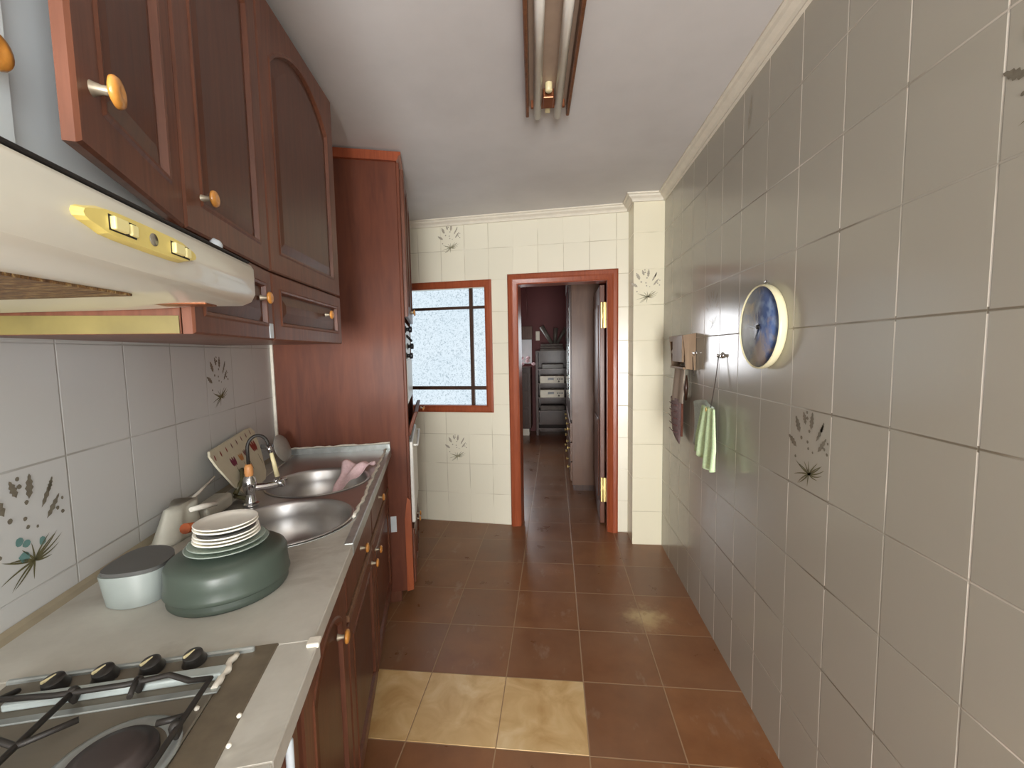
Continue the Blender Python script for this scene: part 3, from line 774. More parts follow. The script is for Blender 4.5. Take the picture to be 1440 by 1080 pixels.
D, P, nn = panel_door(k4, (.552, -2.3), (.552, -1.96), .115, .85, 0)
D, P, nn = panel_door(k4, (.552, -1.955), (.552, -1.605), .115, .85, 0)
b = BM(); tube(b, [(.552,-1.70,.845),(.570,-1.70,.835),(.570,-1.70,.55),(.552,-1.70,.54)], .006, 10); part('handle', b, M['white_tape'], D, 'white bar handle')

# ------------------------------------------------------------------ worktop with cut-outs for the sink bowls
ZC = .90
BOWLS = [(.335, -.535, .192), (.345, -.955, .188)]
wt = thing('worktop', 'grey steel worktop with worn edge running below the tiles', 'worktop', 'L', (.3, -1.0, .86))
def plate_with_holes(bm, x0, x1, y0, y1, z, holes, seg=40):
    """flat plate, holes circular, stitched strip by strip"""
    ys = sorted(set([y0, y1] + [v for cx, cyy, r in holes for v in (cyy-r-.02, cyy+r+.02)]))
    for a, b_ in zip(ys[:-1], ys[1:]):
        h = [q for q in holes if abs((a+b_)/2-q[1]) < q[2]]
        if not h:
            bm.faces.new([bm.verts.new(p) for p in ((x0,a,z),(x1,a,z),(x1,b_,z),(x0,b_,z))]); continue
        cx, cyy, r = h[0]
        inn = []; out = []
        for k in range(seg):
            t_ = 2*PI*k/seg; dx, dy = math.cos(t_), math.sin(t_)
            s = min(((x1-cx)/dx if dx > 1e-9 else (x0-cx)/dx if dx < -1e-9 else 1e9), ((b_-cyy)/dy if dy > 1e-9 else (a-cyy)/dy if dy < -1e-9 else 1e9))
            inn.append(bm.verts.new((cx+dx*r, cyy+dy*r, z))); out.append(bm.verts.new((cx+dx*s, cyy+dy*s, z)))
        for k in range(seg): bm.faces.new((inn[k], inn[(k+1)%seg], out[(k+1)%seg], out[k]))
        for X in (x0, x1):
            for Y in (a, b_):
                # corner triangles
                ang = math.atan2(Y-cyy, X-cx) % (2*PI); k = int(ang/(2*PI)*seg) % seg
                try: bm.faces.new((out[k], out[(k+1)%seg], bm.verts.new((X, Y, z))))
                except Exception: pass
b = BM()
box(b, .004, .575, -1.565, -1.175, .865, ZC, .002, 1)
part('top', b, M['counter'], wt)
b = BM(); box(b, .004, .585, -2.35, -1.8, .865, ZC, .002, 1); box(b, .49, .585, -1.8, -1.565, .865, ZC, .002, 1)
box(b, .004, .12, -1.8, -1.565, .865, ZC, .002, 1)
part('top', b, M['counter'], wt)
b = BM(); box(b, .004, .09, -1.175, -.02, .865, ZC+.001, .002, 1)
box(b, .09, .556, -.35, -.02, .865, ZC-.0005) if False else None
part('top', b, M['counter'], wt)
b = BM(); box(b, .552, .577, -1.175, -.02, .865, ZC+.003, .003, 2); part('edge_strip', b, M['foil'], wt, 'pale taped front edge')
b = BM(); box(b, .03, .572, -.02, -.001, .87, ZC+.03, .002, 1); part('upstand', b, M['foil'], wt, 'foil tape along the cabinet side')
b = BM(); random.seed(3)
pts = [(.03+.54*i/26, -.012+random.uniform(-.002,.002), ZC+.031+random.uniform(-.002,.004)) for i in range(27)]
tube(b, pts, .005, 6); pts = [(.548+random.uniform(-.004,.004), -.03-.95*i/34, ZC+.003) for i in range(35)]; tube(b, pts, [.004+.004*random.random() for _ in pts], 6)
part('putty_seam', b, M['putty'], wt, 'lumpy white putty seam')
b = BM(); box(b, .566, .588, -1.585, -1.562, ZC-.004, ZC+.006, .003, 2); part('putty_chip', b, M['putty'], wt, 'white putty chip')
# worktop laid around the curve of the near bowl
b = BM(); cx, cyy, r = .345, -.955, .207; prev = None
for k in range(25):
    a_ = PI+PI*k/24; ca, sa = math.cos(a_), math.sin(a_)
    sx = (.09-cx)/ca if ca < -1e-6 else (.556-cx)/ca if ca > 1e-6 else 1e9
    s_ = min(sx, (-1.177-cyy)/sa if sa < -1e-6 else 1e9)
    q = [b.verts.new((cx+ca*R_, cyy+sa*R_, z)) for R_, z in ((r, ZC-.001), (r, ZC+.0002), (s_, ZC+.0002), (s_, ZC-.001))]
    if prev:
        for i in range(4): b.faces.new((prev[i], prev[(i+1)%4], q[(i+1)%4], q[i]))
        # corners of the strip
        P_, Q_ = prev[2].co, q[2].co
        if abs(P_.x-Q_.x) > 1e-5 and abs(P_.y-Q_.y) > 1e-5:
            cxx = .09 if min(P_.x, Q_.x) < .2 else .556
            b.faces.new((b.verts.new(P_), b.verts.new((cxx, -1.177, ZC+.0002)), b.verts.new(Q_)))
    prev = q
part('top', b, M['counter'], wt)
b = BM(); tube(b, [(cx+r*math.cos(PI+PI*k/24), cyy+r*math.sin(PI+PI*k/24), ZC) for k in range(6, 25)], .0025, 6); part('curved_edge', b, M['foil'], wt)
b = BM(); prism(b, [(.001,ZC),(.02,ZC),(.008,ZC+.006),(.001,ZC+.014)], 'y', -2.3, -.02); part('wall_seal', b, M['hood_dirty'], wt, 'grimy seal along the tiles')

sk = thing('kitchen_sink', 'double round bowl stainless steel sink under the mixer tap', 'sink', 'L', (.32, -.76, .75))
b = BM()
plate_with_holes(b, .09, .556, -1.175, -.02, ZC-.0012, BOWLS)
part('deck', b, M['steel'], sk)
for cx, cyy, r in BOWLS:
    b = BM(); prof_b = [(r+.008,.0005),(r+.006,.004),(r,.0025),(r-.006,-.01),(r-.012,-.05),(r-.02,-.10),(r-.05,-.132),(r-.1,-.142),(.022,-.146),(0,-.147)]
    lathe(b, prof_b, (cx, cyy, ZC), (0,0,1), 48); Bo = part('bowl', b, M['steel'], sk)
    b = BM(); lathe(b, [(.024,0),(.024,.002),(.016,.0025),(.014,-.001),(0,-.001)], (cx, cyy, ZC-.1455), (0,0,1), 20); part('drain', b, M['chrome'], Bo)
# pink cloth over the far right rim
def cloth_grid(fn, nx, ny):
    b = BM(); V = [[b.verts.new(fn(i/nx, j/ny)) for j in range(ny+1)] for i in range(nx+1)]
    for i in range(nx):
        for j in range(ny):
            f = b.faces.new((V[i][j], V[i+1][j], V[i+1][j+1], V[i][j+1])); f.smooth = True
    return b
def thicken(o, t_=.002):
    m = o.modifiers.new('thick', 'SOLIDIFY'); m.thickness = t_; m.offset = 0
    return o
def pk(s, t_):
    u = .385+.145*s+.008*math.sin(7*t_); v = -.345-.05*t_-.17*(1-s)*t_+.012*math.sin(6*s)
    d = math.hypot(u-.335, v+.535); z = ZC+.020+.010*math.sin(11*s+4*t_)+.007*math.cos(9*t_+3*s)
    if d < .20: z -= (.20-d)*.55
    return (u, v, z)
thicken(solo('dish_cloth', cloth_grid(pk, 18, 14), M['pink'], 'L', (.45,-.25,ZC), 'crumpled pink cloth draped over the far sink rim', 'cloth'))

# ------------------------------------------------------------------ tap
tp = thing('mixer_tap', 'chrome mixer tap with copper collar and upright swan spout', 'tap', 'L', (.16, -.755, ZC))
TU, TV = .17, -.775
b = BM(); lathe(b, [(.026,.001),(.026,.008),(.018,.012),(.014,.03),(.013,.045)], (TU, TV, ZC), (0,0,1), 24)
lathe(b, [(.013,.04),(.02,.055),(.022,.075),(.019,.095),(.014,.105),(0,.106)], (TU, TV, ZC), (0,0,1), 24)
tube(b, [(TU, TV, ZC+.062), (TU+.045, TV+.02, ZC+.058), (TU+.085, TV+.04, ZC+.058)], [.014, .013, .012], 14)
part('body', b, M['chrome'], tp, smooth=50)
b = BM(); lathe(b, [(.012,0),(.014,.01),(.013,.03),(.010,.04),(0,.041)], (TU, TV, ZC+.105), (0,0,1), 20); part('copper_collar', b, M['orange_p'], tp, 'copper coloured collar')
b = BM(); pts = []
for i in range(17):
    a = PI*i/16; pts.append((TU+.028-.028*math.cos(a), TV+.015-.015*math.cos(a), ZC+.20+.042*math.sin(a)))
pts = [(TU, TV, ZC+.14)] + pts
tube(b, pts, .0055, 10); part('hose', b, M['cast_iron'], tp)
b = BM(); e = pts[-1]; tube(b, [e, (e[0]+.006, e[1]+.004, e[2]-.025)], .008, 12); part('nozzle', b, M['chrome'], tp)
b = BM(); tube(b, [(e[0]+.006, e[1]+.004, e[2]-.02), (e[0]+.02, e[1]+.01, ZC+.085)], [.006, .0085], 12); part('spout_sleeve', b, M['cream_mark'], tp, 'cream plastic sleeve')
b = BM(); c = Vector((TU+.085, TV+.04, ZC+.062)); 
lathe(b, [(.015,-.012),(.016,0),(.013,.014),(0,.016)], c, (0,0,1), 16)
for a in range(4):
    d = Vector((math.cos(a*PI/2+.4), math.sin(a*PI/2+.4), 0)); tube(b, [c+Vector((0,0,.01)), c+d*.022+Vector((0,0,.01))], [.006,.0045], 8)
part('cross_handle', b, M['chrome'], tp)
wv = thing('wall_valve', 'chrome stop valve on the wall behind the tap', 'valve', 'L', (.03, -.12, 1.0))
b = BM(); tube(b, [(.0,-.20,.99),(.05,-.20,.99)], .011, 14); tube(b, [(.05,-.20,.99),(.052,-.10,.99)], .008, 12); part('pipe', b, M['chrome'], wv)
b = BM(); box(b, .04, .078, -.12, -.085, .972, 1.008, .006, 2); part('valve_head', b, M['chrome'], wv)
# round steel lid leaning in the corner
b = BM(); lathe(b, [(.0,.014),(.02,.013),(.05,.006),(.066,.0),(.068,-.003),(.066,-.004),(.05,.003),(.02,.009),(0,.010)], (.085,-.17,.972), (.93,-.15,.3), 40)
solo('pot_lid', b, M['lid_metal'], 'L', (.05,-.2,.905), 'round steel pot lid leaning on the tiles behind the tap', 'lid')

# ------------------------------------------------------------------ cutting board with tulips
cbn = thing('cutting_board', 'cream board printed with tulips leaning on the tiles behind the tap', 'board', 'L', (.06, -.55, ZC))
CB = [(-.745,1.072),(-.73,1.088),(-.40,1.110),(-.365,1.108),(-.35,1.09),(-.375,1.02),(-.43,.93),(-.47,.906),(-.60,.903),(-.665,.908),(-.70,.95),(-.735,1.03)]
def lean(v, z, off): return (.016+(1.11-z)*.42+off, v, z)
b = BM(); A = [b.verts.new(lean(v, z, 0)) for v, z in CB]; B = [b.verts.new(lean(v, z, .008)) for v, z in CB]
b.faces.new(A[::-1]); b.faces.new(B)
for i in range(len(CB)): b.faces.new((A[i], A[(i+1)%len(CB)], B[(i+1)%len(CB)], B[i]))
part('panel', b, M['board_cream'], cbn)
PC = lambda v, z: lean(v, z, .0088)
def decal(name, fn, mats, parent, lab=None):
    b = BM(); fn(b); return part(name, b, mats, parent, lab)
def tul(b):
    for v, z, r, mi in ((-.625,1.02,.017,0), (-.56,1.022,.014,1), (-.515,1.03,.012,2), (-.425,1.035,.022,3)):
        for k in (-1, 0, 1): leaf(b, PC, v+k*r*.5, z-r*.8, math.radians(90-k*14), r*2.1, r*.5, mi)
    for v in (-.625, -.56, -.515, -.425): leaf(b, PC, v, .96, math.radians(88), .05, .002, 4)
    for k in range(8):
        v = -.725+k*.047; leaf(b, PC, v, 1.052+k*.0045, math.radians(80), .022, .0045, 3 if k < 3 else 2)
decal('tulip_print', tul, [M['purple'], M['orange_p'], M['plum'], M['red_p'], M['print_olive']], cbn)

# ------------------------------------------------------------------ things on the worktop
def chaikin(p, n=2):
    for _ in range(n):
        p = [q for i in range(len(p)) for q in ((p[i][0]*.75+p[(i+1)%len(p)][0]*.25, p[i][1]*.75+p[(i+1)%len(p)][1]*.25), (p[i][0]*.25+p[(i+1)%len(p)][0]*.75, p[i][1]*.25+p[(i+1)%len(p)][1]*.75))]
    return p
# white box with dark lid
bx = thing('lidded_container', 'white plastic container with sloping dark grey lid beside the glass bowls', 'container', 'L', (.13, -1.28, ZC))
base_pts = [(.098,-1.35),(.150,-1.384),(.195,-1.378),(.219,-1.352),(.212,-1.29),(.16,-1.25),(.105,-1.26)]
top_pts = [(.092,-1.352),(.128,-1.376),(.195,-1.372),(.219,-1.345),(.212,-1.28),(.16,-1.235),(.098,-1.24)]
def loft2(b, A2, za, B2, zb, cap=(True, True), mi=0):
    A = [b.verts.new((x, y, za(x, y) if callable(za) else za)) for x, y in A2]; B = [b.verts.new((x, y, zb(x, y) if callable(zb) else zb)) for x, y in B2]
    n_ = len(A)
    for i in range(n_): b.faces.new((A[i], A[(i+1)%n_], B[(i+1)%n_], B[i]))
    if cap[0]: b.faces.new(A[::-1])
    if cap[1]: b.faces.new(B)
base_pts = chaikin(base_pts); top_pts = chaikin(top_pts)
lid_a = [(x*.96+.008, y*.985-.018) for x, y in top_pts]
b = BM(); loft2(b, base_pts, ZC+.001, top_pts, ZC+.066)
part('tub', b, M['white_plastic'], bx, smooth=35)
b = BM(); loft2(b, lid_a, ZC+.064, lid_a, lambda x, y: ZC+.074, (True, True))
part('lid', b, M['dark_lid'], bx, smooth=35)
# glass bowls turned over, plates on top
SC = (.342, -1.335)
def glass_bowl(z0, r, h, label):
    b = BM(); t_ = .004
    o_ = [(r,0),(r+.003,.004),(r+.001,.010),(r-.0005,h*.4),(r-.001,h*.72),(r-.005,h*.84),(r-.014,h*.93),(r-.03,h*.985),(r-.045,h)]
    i_ = [(x-t_, max(0, z-t_)) for x, z in o_[::-1]]
    lathe(b, [(0,h)]+o_[::-1]+i_[::-1][0:]+[(0,h-t_)], (*SC, z0), (0,0,1), 48)
    return solo('glass_bowl', b, M['glass_green'], 'L', (*SC, z0), label, 'bowl', 'green glass bowls turned over in a stack')
glass_bowl(ZC+.001, .112, .078, 'green glass bowl upside down, the lowest of the stack on the worktop')
glass_bowl(ZC+.022, .117, .072, 'green glass bowl upside down, second of the stack under the plates')
def saucer(z0, r, mat, name, label, cat, grp, th=.004):
    b = BM(); prof_s = [(0,.001),(r*.5,.001),(r*.55,0),(r*.6,.002),(r*.85,.006),(r,.0105),(r+.0005,.012),(r-.002,.0125),(r*.83,.0085),(r*.6,.005),(0,.0045)]
    lathe(b, prof_s, (*SC, z0), (0,0,1), 44); return solo(name, b, M[mat], 'L', (*SC, z0), label, cat, grp)
saucer(ZC+.0955, .080, 'glass_clear', 'glass_plate', 'clear glass plate lying directly on the upturned green bowls', 'plate', 'clear glass plates in the stack')
saucer(ZC+.1035, .074, 'glass_clear', 'glass_plate', 'clear glass plate right under the white saucers', 'plate', 'clear glass plates in the stack')
ords = ['lowest white saucer, resting on the clear glass plates', 'second white saucer from the bottom of the stack', 'middle white saucer of the stack on the glass plates', 'white saucer just under the top one in the stack', 'topmost white saucer of the stack beside the sink']
for i, (z, r) in enumerate(((.1115,.064), (.1185,.063), (.1255,.062), (.138,.0615), (.1455,.061))):
    saucer(ZC+z, r, 'china', 'saucer', ords[i], 'saucer', 'white saucers in the stack')
    if i == 2:
        b = BM(); lathe(b, [(0,0),(.045,0),(.055,.004),(.0555,.0062),(.04,.004),(0,.0035)], (*SC, ZC+.1305), (0,0,1), 36)
        solo('grey_saucer', b, M['dark_lid'], 'L', (*SC, ZC+.1305), 'thin dark grey dish between the white saucers', 'dish')
# milky plastic bag and tools along the wall
b = BM()
def bagf(s, t_):
    a = 2*PI*s; r1 = .045*(1-.35*t_)+.006*math.sin(5*a); r2 = .085*(1-.25*t_)+.006*math.cos(4*a)
    return (.06+r1*math.cos(a), -1.0+r2*math.sin(a)+.03*t_, ZC+.002+.085*t_+.006*math.sin(3*a)*t_)
bg = cloth_grid(bagf, 32, 8); bmesh.ops.remove_doubles(bg, verts=bg.verts, dist=1e-5)
top_ = [v for v in bg.verts if v.co.z > ZC+.078]
bmesh.ops.holes_fill(bg, edges=bg.edges[:], sides=0)
solo('plastic_bag', bg, M['bag'], 'L', (.06,-1,ZC), 'milky plastic bag slumped on the worktop against the tiles', 'bag')
br = thing('dish_brush', 'white handled dish brush leaning on the tiles behind the plates', 'brush', 'L', (.09,-.84,ZC))
b = BM(); tube(b, [(.055,-.96,ZC+.07),(.05,-.85,ZC+.082),(.045,-.74,ZC+.10)], [.004,.005,.004], 10); part('handle', b, M['china'], br)
b = BM(); box(b, .05, .11, -.93, -.76, ZC+.002, ZC+.05, .012, 3); part('head', b, M['bag'], br)
b = BM(); tube(b, [(.15,-1.13,ZC+.068),(.16,-1.06,ZC+.05),(.17,-.95,ZC+.03),(.18,-.86,ZC+.012)], [.014,.01,.007,.006], 10)
solo('wooden_spoon', b, M['edge_wood'], 'L', (.16,-1.1,ZC+.01), 'orange wooden spoon lying between the container and the saucers', 'spoon')
b = BM(); tube(b, [(.10,-1.0,ZC+.075),(.115,-.96,ZC+.07),(.13,-.92,ZC+.062)], [.007,.009,.007], 10); solo('white_peg', b, M['china'], 'L', (.15,-.98,ZC+.06), 'short white plastic handle beside the wooden spoon', 'utensil')
b = BM(); tube(b, [(.09,-.70,ZC+.02),(.10,-.66,ZC+.06),(.085,-.62,ZC+.09),(.07,-.60,ZC+.075)], .008, 8); tube(b, [(.09,-.70,ZC+.012),(.15,-.74,ZC+.012)], .008, 8)
solo('scrub_cord', b, M['print_olive'], 'L', (.1,-.68,ZC), 'olive strap handle lying at the foot of the tulip board', 'strap')

# ------------------------------------------------------------------ hob
hb = thing('gas_hob', 'stained steel gas hob with black pan supports set in the worktop', 'hob', 'L', (.3, -1.8, ZC))
HZ = ZC+.004
b = BM(); box(b, .12, .455, -2.30, -1.575, ZC-.02, HZ, .002, 1); part('plate', b, M['hob_steel'], hb)
b = BM(); box(b, .455, .515, -2.30, -1.56, ZC-.012, HZ-.002, .002, 1); part('gutter', b, M['gutter'], hb, 'grimy brown gutter')
b = BM(); box(b, .12, .48, -1.578, -1.570, HZ-.004, HZ+.006, .002, 1); part('rim', b, M['foil'], hb)
b = BM(); box(b, .165, .455, -1.640, -1.618, HZ, HZ+.012, .003, 2); part('control_rail', b, M['grey_strip'], hb, 'pale grey control rail')
b = BM(); box(b, .13, .462, -1.668, -1.655, HZ, HZ+.003, .001, 1); part('ridge', b, M['foil'], hb)
b = BM(); pts = [(.455+random.uniform(-.003,.003), -1.585-.075*i/10, HZ+.003) for i in range(11)]; tube(b, pts, [.004+.003*random.random() for _ in pts], 6); part('putty_line', b, M['putty'], hb, 'white putty line')
for u, v in ((.205,-1.600), (.268,-1.594), (.332,-1.590), (.392,-1.586)):
    b = BM(); lathe(b, [(.017,0),(.018,.003),(.015,.010),(.014,.018),(.010,.021),(0,.022)], (u, v, HZ), (0,-.25,1), 24)
    K = part('burner_knob', b, M['hob_knob'], hb, smooth=40)
    b = BM(); box(b, u-.002, u+.002, v-.017, v+.002, HZ+.018, HZ+.0225, .001, 1)
    b.transform(Matrix.Translation((u,v,0)) @ Matrix.Rotation(-.5, 4, 'Z') @ Matrix.Translation((-u,-v,0))); part('pointer', b, M['cream_mark'], K, 'cream pointer')
def burner(cu, cv, r):
    b = BM(); lathe(b, [(r*1.5,.0),(r*1.5,.002),(r*1.35,.004),(r*1.15,.001)], (cu, cv, HZ), (0,0,1), 40); B1 = part('burner', b, M['foil'], hb)
    b = BM(); lathe(b, [(r,.0),(r,.008),(r*.95,.012),(r*.8,.0125),(r*.8,.016),(r*.6,.018),(0,.018)], (cu, cv, HZ), (0,0,1), 40); part('burner_cap', b, M['burner'], B1)
burner(.385, -1.765, .048); burner(.23, -1.86, .036); burner(.40, -2.05, .048); burner(.22, -2.15, .036)
def support(bars, name='pan_support'):
    b = BM()
    for p in bars: tube(b, p, .0042, 8)
    return part(name, b, M['cast_iron'], hb)
Z1 = HZ+.022
support([[(.155,-1.60,HZ+.004),(.165,-1.640,Z1),(.24,-1.650,Z1+.001),(.33,-1.648,Z1),(.385,-1.640,Z1),(.42,-1.655,Z1-.004),(.452,-1.662,Z1),(.452,-1.70,Z1),(.452,-1.86,Z1),(.452,-1.95,HZ+.004)],
         [(.262,-1.645,Z1),(.262,-1.72,Z1),(.262,-1.80,Z1),(.262,-1.92,Z1)],
         [(.15,-1.70,Z1),(.21,-1.71,Z1),(.262,-1.735,Z1),(.31,-1.705,Z1)],
         [(.15,-1.64,Z1),(.15,-1.92,Z1)], [(.15,-1.92,Z1),(.452,-1.92,Z1)], [(.452,-1.73,Z1),(.42,-1.735,Z1)],
         [(.345,-1.644,Z1+.004),(.345,-1.655,Z1),(.35,-1.672,Z1-.003)]])
support([[(.15,-1.94,Z1),(.452,-1.94,Z1),(.452,-2.24,Z1),(.15,-2.24,Z1),(.15,-1.94,Z1)], [(.30,-1.94,Z1),(.30,-2.24,Z1)], [(.15,-2.09,Z1),(.45,-2.09,Z1)], [(.45,-2.24,Z1),(.45,-2.25,HZ)]])
for (u, v) in ((.262,-1.646), (.345,-1.644), (.448,-1.745)):
    b = BM(); lathe(b, [(.003,-.018),(.007,-.01),(.008,0),(.005,.006),(0,.007)], (u, v, Z1), (0,0,1), 12); part('support_foot', b, M['cast_iron'], hb)

crumb = None
for k, (u, v, r) in enumerate(((.515,-1.722,.0035), (.522,-1.77,.003), (.448,-1.695,.003))):
    if crumb is None:
        b = BM(); lathe(b, [(0,-r),(r*.9,-r*.5),(r*1.1,.1*r),(r*.6,r*.8),(0,r)], (u, v, HZ+r-.0008), (0,0,1), 7)
        crumb = solo('plaster_crumb', b, M['putty'], 'L', (u, v, HZ), 'tiny white plaster crumb lying on the hob end of the steel worktop', 'crumb', 'plaster crumbs by the hob')
    else:
        c_ = crumb.copy(); COL.objects.link(c_); c_.matrix_world = FR['L'] @ Matrix.Translation((u, v, HZ))

# ------------------------------------------------------------------ right wall things
# clock
ck = thing('wall_clock', 'round wall clock with blue painted face and cream rim', 'clock', 'W', (XR, 1.555, 1.49))
CC = (XR-.001, 1.592, 1.491)
b = BM(); lathe(b, [(0,0),(.140,0),(.147,.005),(.150,.014),(.150,.024),(.1485,.029),(.146,.031),(.1435,.029),(.143,.025),(0,.025)], CC, (-1,0,0), 64); part('case', b, M['clock_rim'], ck, smooth=50)
b = BM(); lathe(b, [(.1425,.0255),(.1425,.0262),(0,.0265)], CC, (-1,0,0), 64); part('face', b, M['clock_face'], ck)
def hand(ang, ln, w, off):
    b = BM(); d = Vector((0, -math.sin(ang), math.cos(ang))); s = Vector((0, -math.cos(ang), -math.sin(ang))); c = Vector(CC)+Vector((-off,0,0))
    P4 = [c-d*ln*.25-s*w, c-d*ln*.25+s*w, c+d*ln+s*w*.4, c+d*ln-s*w*.4]
    A = [b.verts.new(p) for p in P4]; B = [b.verts.new(p+Vector((-.0012,0,0))) for p in P4]
    b.faces.new(A); b.faces.new(B[::-1])
    for i in range(4): b.faces.new((A[i], A[(i+1)%4], B[(i+1)%4], B[i]))
    part('hand', b, M['black_plastic'], ck)
hand(math.radians(-84), .07, .004, .029); hand(math.radians(-150), .05, .005, .028); hand(math.radians(4), .055, .003, .031)
b = BM(); lathe(b, [(.008,.026),(.008,.033),(0,.034)], CC, (-1,0,0), 16); part('spindle', b, M['black_plastic'], ck)
b = BM(); tube(b, [(XR-.012, 1.564, 1.642), (XR-.012, 1.578, 1.652), (XR-.012, 1.592, 1.642)], .003, 8); part('hanger', b, M['chrome'], ck)
# wooden rack with cloths
rk = thing('wall_rack', 'small brown wooden rack mounted high on the tiled wall by the pillar', 'rack', 'W', (XR, 2.48, 1.30))
for y in (2.335, 2.60):
  b = BM(); prism(b, [(XR-.002,1.30),(XR-.055,1.31),(XR-.06,1.40),(XR-.07,1.49),(XR-.002,1.50)], 'y', y, y+.012)
  part('side_panel', b, M['rack_wood'], rk)
b = BM(); box(b, XR-.014, XR-.002, 2.347, 2.60, 1.33, 1.495, .002, 1); part('back_panel', b, M['rack_wood'], rk)
b = BM(); box(b, XR-.064, XR-.014, 2.347, 2.60, 1.305, 1.318, .002, 1); part('shelf', b, M['rack_wood'], rk)
b = BM(); box(b, XR-.072, XR-.060, 2.347, 2.53, 1.345, 1.492, .002, 1); box(b, XR-.072, XR-.060, 2.53, 2.60, 1.46, 1.492, .002, 1); part('front_rail', b, M['rack_wood'], rk)
b = BM(); tube(b, [(XR-.038, 2.352, 1.40), (XR-.038, 2.595, 1.40)], .022, 18); solo('paper_roll', b, M['putty'], 'W', (XR-.038,2.47,1.38), 'pale roll inside the wooden rack on the right wall', 'roll')
def hang(y0, y1, z0, z1, x, amp, taper=0, ph=0, rag=0):
    def f(s, t_):
        yc = (y0+y1)/2; y = yc+(y0-yc+(y1-y0)*s)*(1-taper*(1-t_))
        return (x-amp*(.3+.7*t_)*math.sin(s*9+ph)-.012*t_, y, z1-(z1-z0)*t_+rag*math.sin(s*4+ph)*t_)
    return f
thicken(solo('hanging_cloth', cloth_grid(hang(2.40,2.61,1.11,1.31,XR-.035,.006,.1), 16, 14), M['paper'], 'W', (XR-.03,2.5,1.3), 'smooth taupe cloth hanging under the wooden rack', 'cloth'))
b = BM(); tube(b, [(XR-.03,2.395,1.27),(XR-.035,2.388,1.20),(XR-.032,2.40,1.13)], [.004,.012,.006], 10); solo('dark_spoon', b, M['dark_wood'], 'W', (XR-.03,2.39,1.13), 'small dark wooden utensil hanging beside the taupe cloth', 'utensil')
mt = thing('oven_mitt', 'mauve quilted oven mitt with rust edge hanging low by the pillar', 'oven mitt', 'W', (XR-.03, 2.6, .9))
def mit(s, t_):
    a = 2*PI*s; w = .105*(1-.35*t_**3); return (XR-.032-.018*math.cos(a)*(1-.5*t_**3), 2.575+w*math.sin(a), 1.125-.235*t_+.03*math.sin(a)*t_)
mb = cloth_grid(mit, 28, 14); bmesh.ops.remove_doubles(mb, verts=mb.verts, dist=1e-5); bmesh.ops.holes_fill(mb, edges=mb.edges[:], sides=0); part('mitt_body', mb, M['mitt'], mt)
b = BM()
for k in range(5):
    z = 1.09-k*.04; tube(b, [(XR-.052, 2.49, z), (XR-.053, 2.58, z-.006), (XR-.05, 2.66, z)], .0028, 6)
part('quilting', b, M['plum'], mt)
b = BM(); tube(b, [(XR-.03,2.468,1.11),(XR-.03,2.468,1.0),(XR-.028,2.48,.91)], [.006,.007,.006], 8); part('edge_trim', b, M['mitt_red'], mt, 'rust coloured edge')
# hooks, cord and towels
def hook(y, z, label, cordpts):
    h = thing('wall_hook', label, 'hook', 'W', (XR, y, z))
    b = BM(); lathe(b, [(.014,0),(.014,.003),(.006,.006),(.005,.018),(.009,.022),(0,.024)], (XR-.001, y, z), (-1,0,0), 16)
    for s in (-1, 1): tube(b, [(XR-.012, y, z), (XR-.014, y+s*.014, z-.012), (XR-.02, y+s*.018, z-.002)], .0025, 8)
    part('hook_body', b, M['chrome'], h)
    b = BM(); tube(b, cordpts, .0022, 8); part('cord', b, M['cord'], h)
hook(1.98, 1.385, 'chrome hook on the right wall with cord holding the green towel', [(XR-.018,1.98,1.38),(XR-.03,1.975,1.28),(XR-.045,1.965,1.20),(XR-.055,1.96,1.150)])
hook(2.36-.02, 1.395, 'chrome hook near the wooden rack with a short empty cord', [(XR-.018,2.34,1.39),(XR-.018,2.325,1.32),(XR-.016,2.315,1.27),(XR-.016,2.335,1.30),(XR-.018,2.345,1.385)])
def rag(y0, y1, z0, z1, x, seed, n_=3):
    def f(s, t_):
        g_ = .62+.38*min(1, t_*1.6)
        yc = 1.965; ya = y0+(y1-y0)*s
        y = yc+(ya-yc)*g_
        return (x-.014*math.sin(s*2*PI*n_+seed)*(.4+t_)-.01*t_, y, z1-(z1-z0)*t_*(1+.10*math.sin(s*5+seed)))
    return f
tw = thing('towel', 'pale green towel hanging by a cord below the clock', 'towel', 'W', (XR-.06, 1.97, .9))
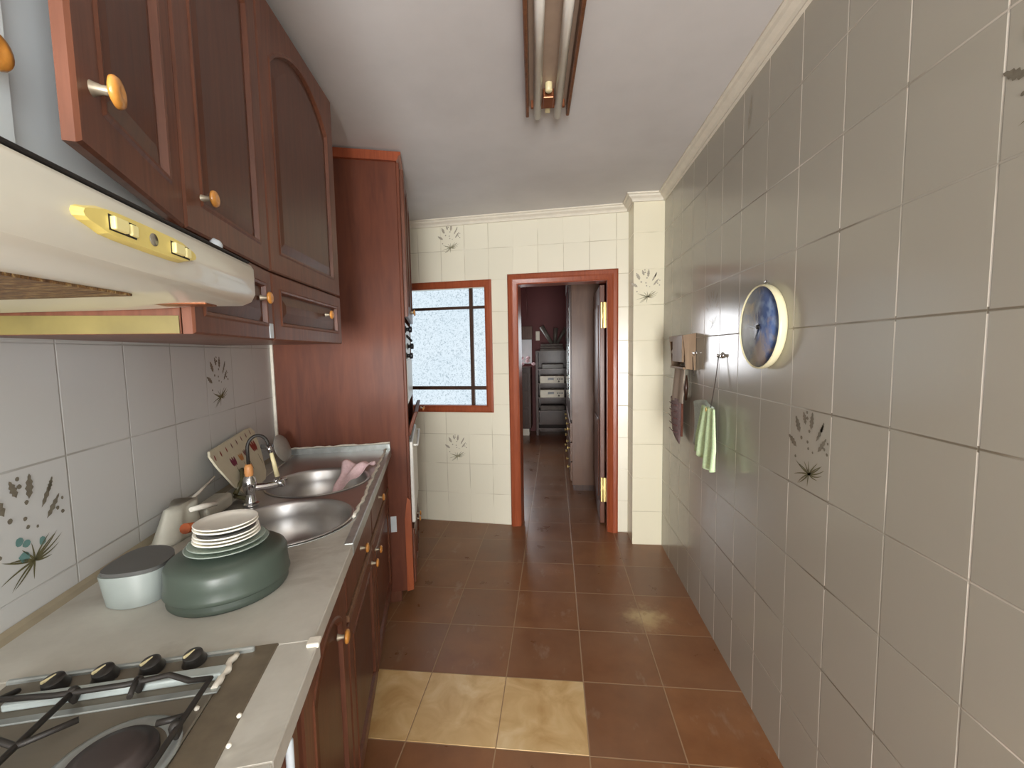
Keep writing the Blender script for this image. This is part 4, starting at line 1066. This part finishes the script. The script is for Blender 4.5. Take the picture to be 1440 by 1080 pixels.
thicken(part('front_fold', cloth_grid(rag(1.84,2.10,.895,1.15,XR-.062,.3), 30, 14), M['towel_green'], tw), .004)
b = BM(); lathe(b, [(.007,0),(.010,.002),(.010,.004),(.007,.004)], (XR-.075,1.955,1.142), (-1,0,0), 16); part('eyelet', b, M['brass'], tw)
b = cloth_grid(lambda s, t_: (XR-.030-.006*math.sin(s*8), 2.0+.24*s-.02*math.sin(PI*t_), 1.145-.22*t_+.02*math.sin(PI*s)*(1 if t_ < .5 else -1)), 18, 12)
thicken(solo('grey_rag', b, M['towel_grey'], 'W', (XR-.03,2.12,1.0), 'grey green cloth pad hanging behind the green towel', 'cloth'), .01)
b = BM(); leaf(b, lambda s, z: (XR-.0008, -s, z), -1.775, 2.26, math.radians(80), .12, .014, 0)
part('wall_stain', b, M['print_pale'], wr)

# ------------------------------------------------------------------ light
def area(name, loc, rot, sx, sy, power, col, spread=PI):
    l = bpy.data.lights.new(name, 'AREA'); l.shape = 'RECTANGLE'; l.size = sx; l.size_y = sy; l.energy = power; l.color = col; l.spread = spread
    o = bpy.data.objects.new(name, l); COL.objects.link(o); o.location = loc; o.rotation_euler = rot; return o
area('balcony_daylight', (1.0, -1.05, 1.4), (0, PI/2, 0), 1.5, 1.3, 28, (1, .99, .975))
area('rear_fill_light', (.28, -2.95, .9), (PI/2+.02, 0, 0), 1.0, 1.4, 150, (1, .99, .975))  # added fill lamp outside the unseen rear opening, brightens the far wall
# the bright window of the next room, out of direct sight past the doorway
area('next_room_daylight', (-1.16, 7.28, 1.5), (-PI/2, 0, 0), 1.08, 1.0, 20, (.96, .97, 1))
w = bpy.data.worlds.new('world'); sc.world = w; w.use_nodes = True
w.node_tree.nodes['Background'].inputs[0].default_value = (.75, .85, 1, 1); w.node_tree.nodes['Background'].inputs[1].default_value = .6
sc.view_settings.view_transform = 'Standard'; sc.view_settings.look = 'None'; sc.view_settings.gamma = 1; sc.view_settings.exposure = .75
sc.cycles.use_denoising = True; sc.cycles.max_bounces = 10; sc.cycles.diffuse_bounces = 6
